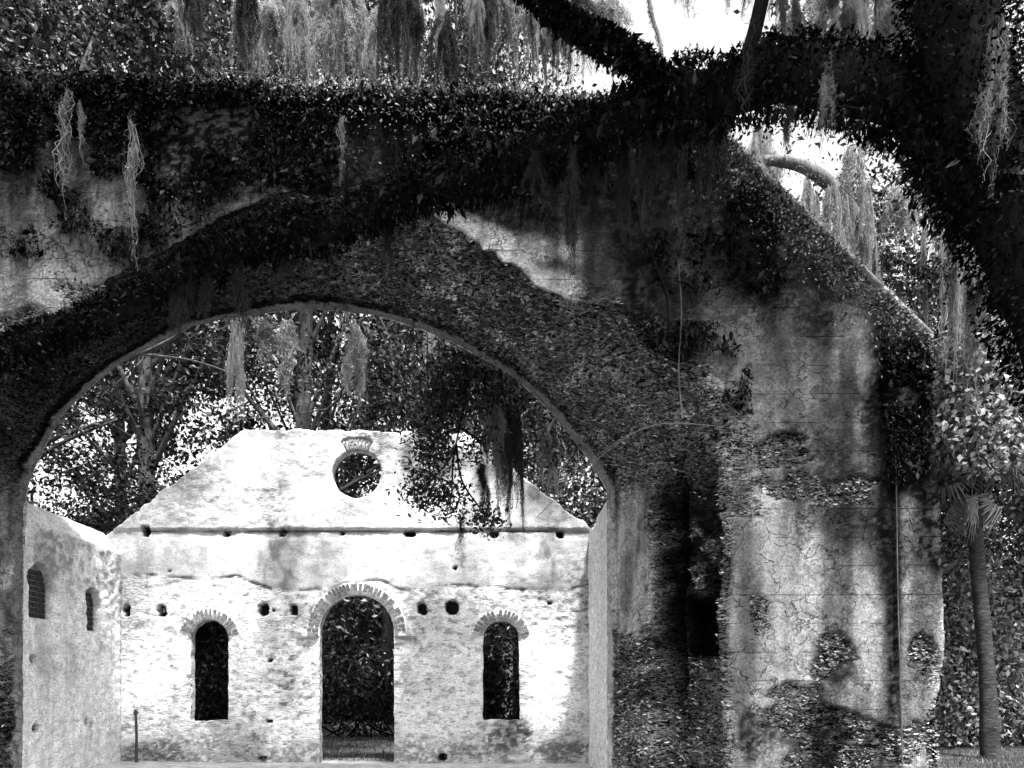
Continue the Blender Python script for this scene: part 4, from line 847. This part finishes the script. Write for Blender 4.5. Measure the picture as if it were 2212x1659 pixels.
# single tufts one can point to
moss(140, 180, 480, 40, 12.0, 'l5', "long pale moss tuft hanging low on the wall, leftmost of all", None)
moss(170, 215, 345, 22, 12.05, 'l5', "thin forked moss wisp beside the long pale tuft on the wall", None)
moss(278, 250, 610, 32, 12.0, 'l5', "pale moss tuft trailing a long thin tail down the wall", None)
moss(743, 250, 400, 18, 11.9, 'l5', "slim lone moss wisp on the black upper wall", None)
moss(510, 690, 945, 62, 16.6, 'l2', "bright pale moss hank hanging under the arch crown", None)
moss(575, 685, 800, 55, 16.6, 'l3', "short bright moss tuft right beside the pale hank under the crown", None)
moss(765, 690, 900, 46, 17.0, 'l0', "grey moss tail in the middle of the arch opening", None)
moss(1070, 850, 1140, 95, 16.45, 'l2', "grey moss hank beside the dark veil in the drooping bough", None)
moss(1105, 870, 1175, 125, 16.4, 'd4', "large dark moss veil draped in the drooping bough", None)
moss(1000, 1100, 1232, 26, 16.4, 'd5', "dark moss tail below the drooping bough against the white wall", None)
moss(1045, 1000, 1160, 40, 16.4, 'd0', "small dark moss tuft among the lowest bough leaves", None)
moss(1185, 850, 1105, 95, 16.7, 'l4', "grey moss curtain close inside the right arch rim", None)
moss(1625, 40, 290, 60, 9.0, 'd3', "dark moss wrapped round the upright stem above the limb", None)
moss(1790, 110, 330, 44, 8.6, 'l0', "pale moss wisp hanging in front of the big fern limb", None)
moss(2140, 60, 420, 50, 7.6, 'l0', "grey moss tail on the black leaning stem", None)
moss(2165, 30, 330, 40, 7.6, 'l3', "shorter moss tail beside the stem's grey one", None)
# curtains in numbers
for i in range(48):
    px = rm.uniform(360, 1330); top_ = rm.uniform(-120, 30); Y = rm.uniform(13.2, 15.6)
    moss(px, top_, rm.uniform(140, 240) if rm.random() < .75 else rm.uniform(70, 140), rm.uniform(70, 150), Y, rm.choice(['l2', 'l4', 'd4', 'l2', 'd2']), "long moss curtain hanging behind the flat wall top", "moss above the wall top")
for i in range(16):
    px = rm.uniform(1130, 1580); q = np.interp(px, [860, 1000, 1150, 1300, 1430, 1570], [435, 385, 330, 285, 235, 215])
    moss(px, q + 10, q + rm.uniform(120, 330), rm.uniform(30, 75), rm.uniform(10.4, 11.3), rm.choice(['d0', 'd1', 'd2', 'd3', 'd4']), "dark moss veil under the long limb over the cracked wall", "moss under the long limb")
for i in range(9):
    px = rm.uniform(330, 1000); q = np.interp(px, [0, 390, 540, 700, 860, 1000], [745, 590, 535, 490, 435, 385])
    moss(px, q + 15, q + rm.uniform(90, 230), rm.uniform(20, 50), 11.4, rm.choice(['d0', 'd3', 'd1', 'd5']), "dark moss wisp hanging from the limb into the arch crown", "moss in the arch crown")
for i in range(34):
    px = rm.uniform(1620, 2200); top_ = rm.uniform(300, 560) if px > 1700 else rm.uniform(250, 330)
    moss(px, top_, top_ + rm.uniform(130, 420), rm.uniform(30, 90), rm.uniform(16, 21), rm.choice(['l0', 'l2', 'l4', 'l1', 'l2']), "pale moss hanging in the light behind the sloping wall", "moss beyond the sloping wall")
for i in range(7):
    px = rm.uniform(1330, 1650); moss(px, rm.uniform(-160, -60), rm.uniform(10, 85), rm.uniform(26, 60), rm.uniform(13, 16), rm.choice(['l0', 'l3', 'l1']), "short pale moss tail hanging into the bright top sky gap", "moss in the top sky gap")
for i in range(30):
    px = rm.uniform(1680, 2030); top_ = rm.uniform(-120, 40)
    moss(px, top_, rm.uniform(110, 210), rm.uniform(30, 80), rm.uniform(11, 15), rm.choice(['l2', 'l4', 'l0', 'l1']), "pale moss curtain above the arching fern limb", "moss above the fern limb")
for i in range(14):
    px = rm.uniform(1700, 2080); q = np.interp(px, [1570, 1700, 1830, 1960, 2080], [250, 235, 240, 300, 400])
    moss(px, q, q + rm.uniform(40, 130), rm.uniform(20, 40), rm.uniform(8.7, 9.2), rm.choice(['d0', 'd3', 'd5']), "short dark moss fringe below the arching fern limb", "fringe under the fern limb")
for i in range(13):
    px = rm.uniform(150, 1250); top_ = rm.uniform(560, 760)
    moss(px, top_, top_ + rm.uniform(120, 240), rm.uniform(22, 50), rm.uniform(21, 24), rm.choice(['l0', 'l2', 'l3', 'd2']), "grey moss hanging in the trees behind the gable", "moss behind the gable")
for i in range(8):
    px = rm.uniform(700, 850); moss(px, rm.uniform(1270, 1330), rm.uniform(1400, 1500), rm.uniform(10, 22), rm.uniform(23, 26), rm.choice(['d0', 'd3', 'd1']), "dim moss tail seen through the arched door", "moss through the door")

ORD = "first second third fourth fifth sixth seventh eighth ninth tenth eleventh twelfth thirteenth fourteenth fifteenth sixteenth seventeenth eighteenth nineteenth twentieth".split()
ORD += ["twenty-" + o for o in ORD[:9]] + ["thirtieth"] + ["thirty-" + o for o in ORD[:9]] + ["fortieth"] + ["forty-" + o for o in ORD[:9]]
grp = {}
for o in C.objects:
    if o.name.startswith("spanish_moss") and o.get('group'): grp.setdefault(o['label'], []).append(o)
for lab, lst in grp.items():
    lst.sort(key=lambda o: o.location.x / o.location.y)
    for i, o in enumerate(lst): o['label'] = lab + ", " + ("leftmost" if i == 0 else "rightmost" if i == len(lst) - 1 else ORD[i] + " from the left")

# ------------------------------------------------------------------ palms
def fan(seed, L=1.0, nseg=22, droop=.55):
    """one fan frond: stalk along +x then folded blades"""
    r = np.random.RandomState(seed); vs = []; fs = []
    def rib(p, q, w0, w1, up):
        p, q = np.array(p), np.array(q); d = q - p; s_ = np.cross(d, up); s_ /= np.linalg.norm(s_) + 1e-9; b0 = len(vs)
        vs.extend([p - s_ * w0, p + s_ * w0, q + s_ * w1, q - s_ * w1]); fs.append((b0, b0 + 1, b0 + 2, b0 + 3))
    rib((0, 0, 0), (.5 * L, 0, .10 * L), .025, .016, (0, 0, 1)); rib((.5 * L, 0, .1 * L), (.95 * L, 0, .06 * L), .016, .012, (0, 0, 1))
    for i in range(nseg):
        a = math.radians(-120 + 240 * i / (nseg - 1)); l = L * (.95 - .25 * abs(a) / 2.1) * r.uniform(.9, 1.08)
        o = np.array([.95 * L, 0, .06 * L]); d = np.array([math.cos(a), math.sin(a), -.1 + .12 * math.cos(a)])
        m = o + d * l * .55 + np.array([0, 0, .03 * L * (i % 2)]); e = o + d * l * np.array([.92, .92, 1]) + np.array([0, 0, -droop * l * r.uniform(.5, 1.1)])
        rib(o, m, .012, .035 * L, (0, 0, 1)); rib(m, e, .035 * L, .004, (0, 0, 1))
    return np.array(vs), np.array(fs)
def palm(base, top, label, seed, group="palms by the wall end", lr=1.0):
    r = np.random.RandomState(seed); b_ = np.array(base); tp = np.array(top); t = thing("palm_tree", base, label, "palm", group)
    path = [b_ - np.array([0, 0, .2]), b_ + (tp - b_) * .3 + np.array([.05, 0, 0]), b_ + (tp - b_) * .65, tp]; v, f, _, _ = tube(path, [.25, .19, .18, .2], 14, seed, .06, .12); put("trunk", v, f, M_PALMT, t, None, True)
    meshes = []
    for k in range(5):
        V, Fq = fan(seed + k, .85 * lr, 24, .35 + .15 * k); m = make_mesh("frond", V, Fq, {'v': r.uniform(.2, 1, len(V))}); m.materials.append(M_PALM); meshes.append(m)
    dm = []
    for k in range(3):
        V, Fq = fan(seed + 20 + k, .95 * lr, 16, .8); V[:, 1] *= .35; m = make_mesh("dead_frond", V, Fq, {'v': r.uniform(.2, 1, len(V))}); m.materials.append(M_DEADPALM); dm.append(m)
    for k in range(34):
        o = bpy.data.objects.new("frond", meshes[k % 5]); C.objects.link(o); o.parent = t
        o.location = tp - b_ + np.array([0, 0, r.uniform(-.1, .35)]); o.rotation_euler = (r.uniform(-.3, .3), -r.uniform(-.6, 1.15), k * 2.399)
    for k in range(11):
        o = bpy.data.objects.new("dead_frond", dm[k % 3]); C.objects.link(o); o.parent = t; o['label'] = "dry hanging frond"
        o.location = tp - b_ + np.array([0, 0, r.uniform(-.35, 0)]); o.rotation_euler = (r.uniform(-.3, .3), r.uniform(1.0, 1.45), k * 2.1)
    return t
bx, by, _ = W(2140, 0, 20.5); palm((bx, by, gz_at(bx, by)), W(2098, 1010, 20.5), "palm with a straight bare trunk just right of the wall end", 811)
bx, by, _ = W(2290, 0, 22.5); palm((bx, by, gz_at(bx, by)), W(2235, 1000, 22.5), "second palm half cut by the right frame edge", 821)
# vine-smothered crown leaves round the first palm head
r = np.random.RandomState(830); cs = []
for (px, py, rx, ry, nn) in [(2100, 860, 85, 90, 5200), (2160, 780, 70, 70, 2200), (2050, 930, 50, 60, 1800), (2120, 960, 55, 50, 1600), (2060, 800, 40, 60, 1200), (2190, 900, 40, 80, 1200), (2100, 1010, 50, 25, 700)]:
    x, y, z = W(px, py, 19.7); k = 19.7 / F; cs.append(np.stack([x + r.normal(size=nn) * rx * k * .55, y + r.normal(size=nn) * .5, z + r.normal(size=nn) * ry * k * .55], -1))
vn = leaf_object("grape_vine", np.concatenate(cs), .145, M_LEAFB, None, 831, aspect=.75, droop=.6); tag(vn, "pale leafy vine smothering the palm head beside the wall end", "vine", kind="stuff")

# ------------------------------------------------------------------ shrubs
def shrub(px, py, Y, wpx, hpx, n, seed, label, mat, group, size=.16):
    r = np.random.RandomState(seed); x, y, z = W(px, py, Y); k = Y / F; gz0 = gz_at(x, y); t = thing("shrub", (x, y, gz0), label, "shrub", group)
    tp = []; cs = []; H = hpx * k; Wd = wpx * k
    for i in range(12):
        e = np.array([x + r.normal() * Wd * .3, y + r.normal() * .6, gz0 + H * r.uniform(.06, .95)]); v, f, _, _ = tube([(x + r.normal() * Wd * .25, y + r.normal() * .3, gz0 - .1), ((x + e[0]) / 2, y, gz0 + (e[2] - gz0) * .55), e], [.04, .028, .008], 5); tp.append((v, f))
        cs.append(e + r.normal(size=(n // 12, 3)) * np.array([Wd * .17, .4, H * .15]))
    V, Fq = merge(tp); put("stems", V, Fq, M_BARKD, t); cs = np.concatenate(cs); cs = cs[cs[:, 2] > gz0 + .03]; leaf_object("foliage", cs, size, mat, t, seed + 1, droop=.3, aspect=.55); return t
shrub(2075, 1540, 24, 150, 430, 3600, 901, "tall shrub between wall end and palm trunk", M_LEAFB, "shrubs by the palms", .17)
shrub(2180, 1540, 24.5, 150, 380, 3600, 903, "broad shrub right behind the palm trunk", M_LEAFB, "shrubs by the palms", .17)
shrub(2260, 1540, 26, 170, 480, 3600, 905, "tall shrub under the second palm", M_LEAFU, "shrubs by the palms", .18)
shrub(2110, 1530, 29, 220, 560, 4200, 907, "dark thicket shrub far behind the palm trunk", M_LEAFU, "shrubs by the palms", .2)
for i, (px, Y, w_, h_, lab) in enumerate([(430, 27, 120, 190, "shrub seen through the left arched window"), (640, 30, 150, 200, "shrub left of the door behind the gable"), (770, 31, 160, 190, "shrub filling the far end of the door view"), (930, 29, 150, 220, "shrub right of the door behind the gable"),
                                          (1085, 27, 120, 190, "shrub seen through the right arched window")]):
    shrub(px, 1560, Y, w_, h_, 2600, 920 + 2 * i, lab, M_LEAFU, "shrubs behind the gable", .19)

# ------------------------------------------------------------------ grass
r = np.random.RandomState(950); n = 26000; x = np.concatenate([r.uniform(6.5, 22, 16000), r.uniform(-8, 1, 10000)]); y = np.concatenate([13 + 12 * r.beta(1, 1.2, 16000), r.uniform(19.8, 30, 10000)])
z = (fbm(x * .5, y * .5, 0 * x, 3) - .5) * .22 - .06; hgt = r.uniform(.05, .16, n); a = r.uniform(0, 6.28, n); ln = r.normal(size=(n, 2)) * .05
p = np.stack([x, y, z], -1); wv = np.stack([np.cos(a), np.sin(a), 0 * a], -1) * .011; tip = p + np.stack([ln[:, 0], ln[:, 1], hgt], -1)
V = np.stack([p - wv, p + wv, tip], 1).reshape(-1, 3); T = np.arange(n * 3).reshape(-1, 3)
g = put("grass", V, T, M_GRASS, None, {'v': np.repeat(r.uniform(0, 1, n), 3)}); tag(g, "short rough grass on the ground past wall end and door", "grass", kind="stuff")
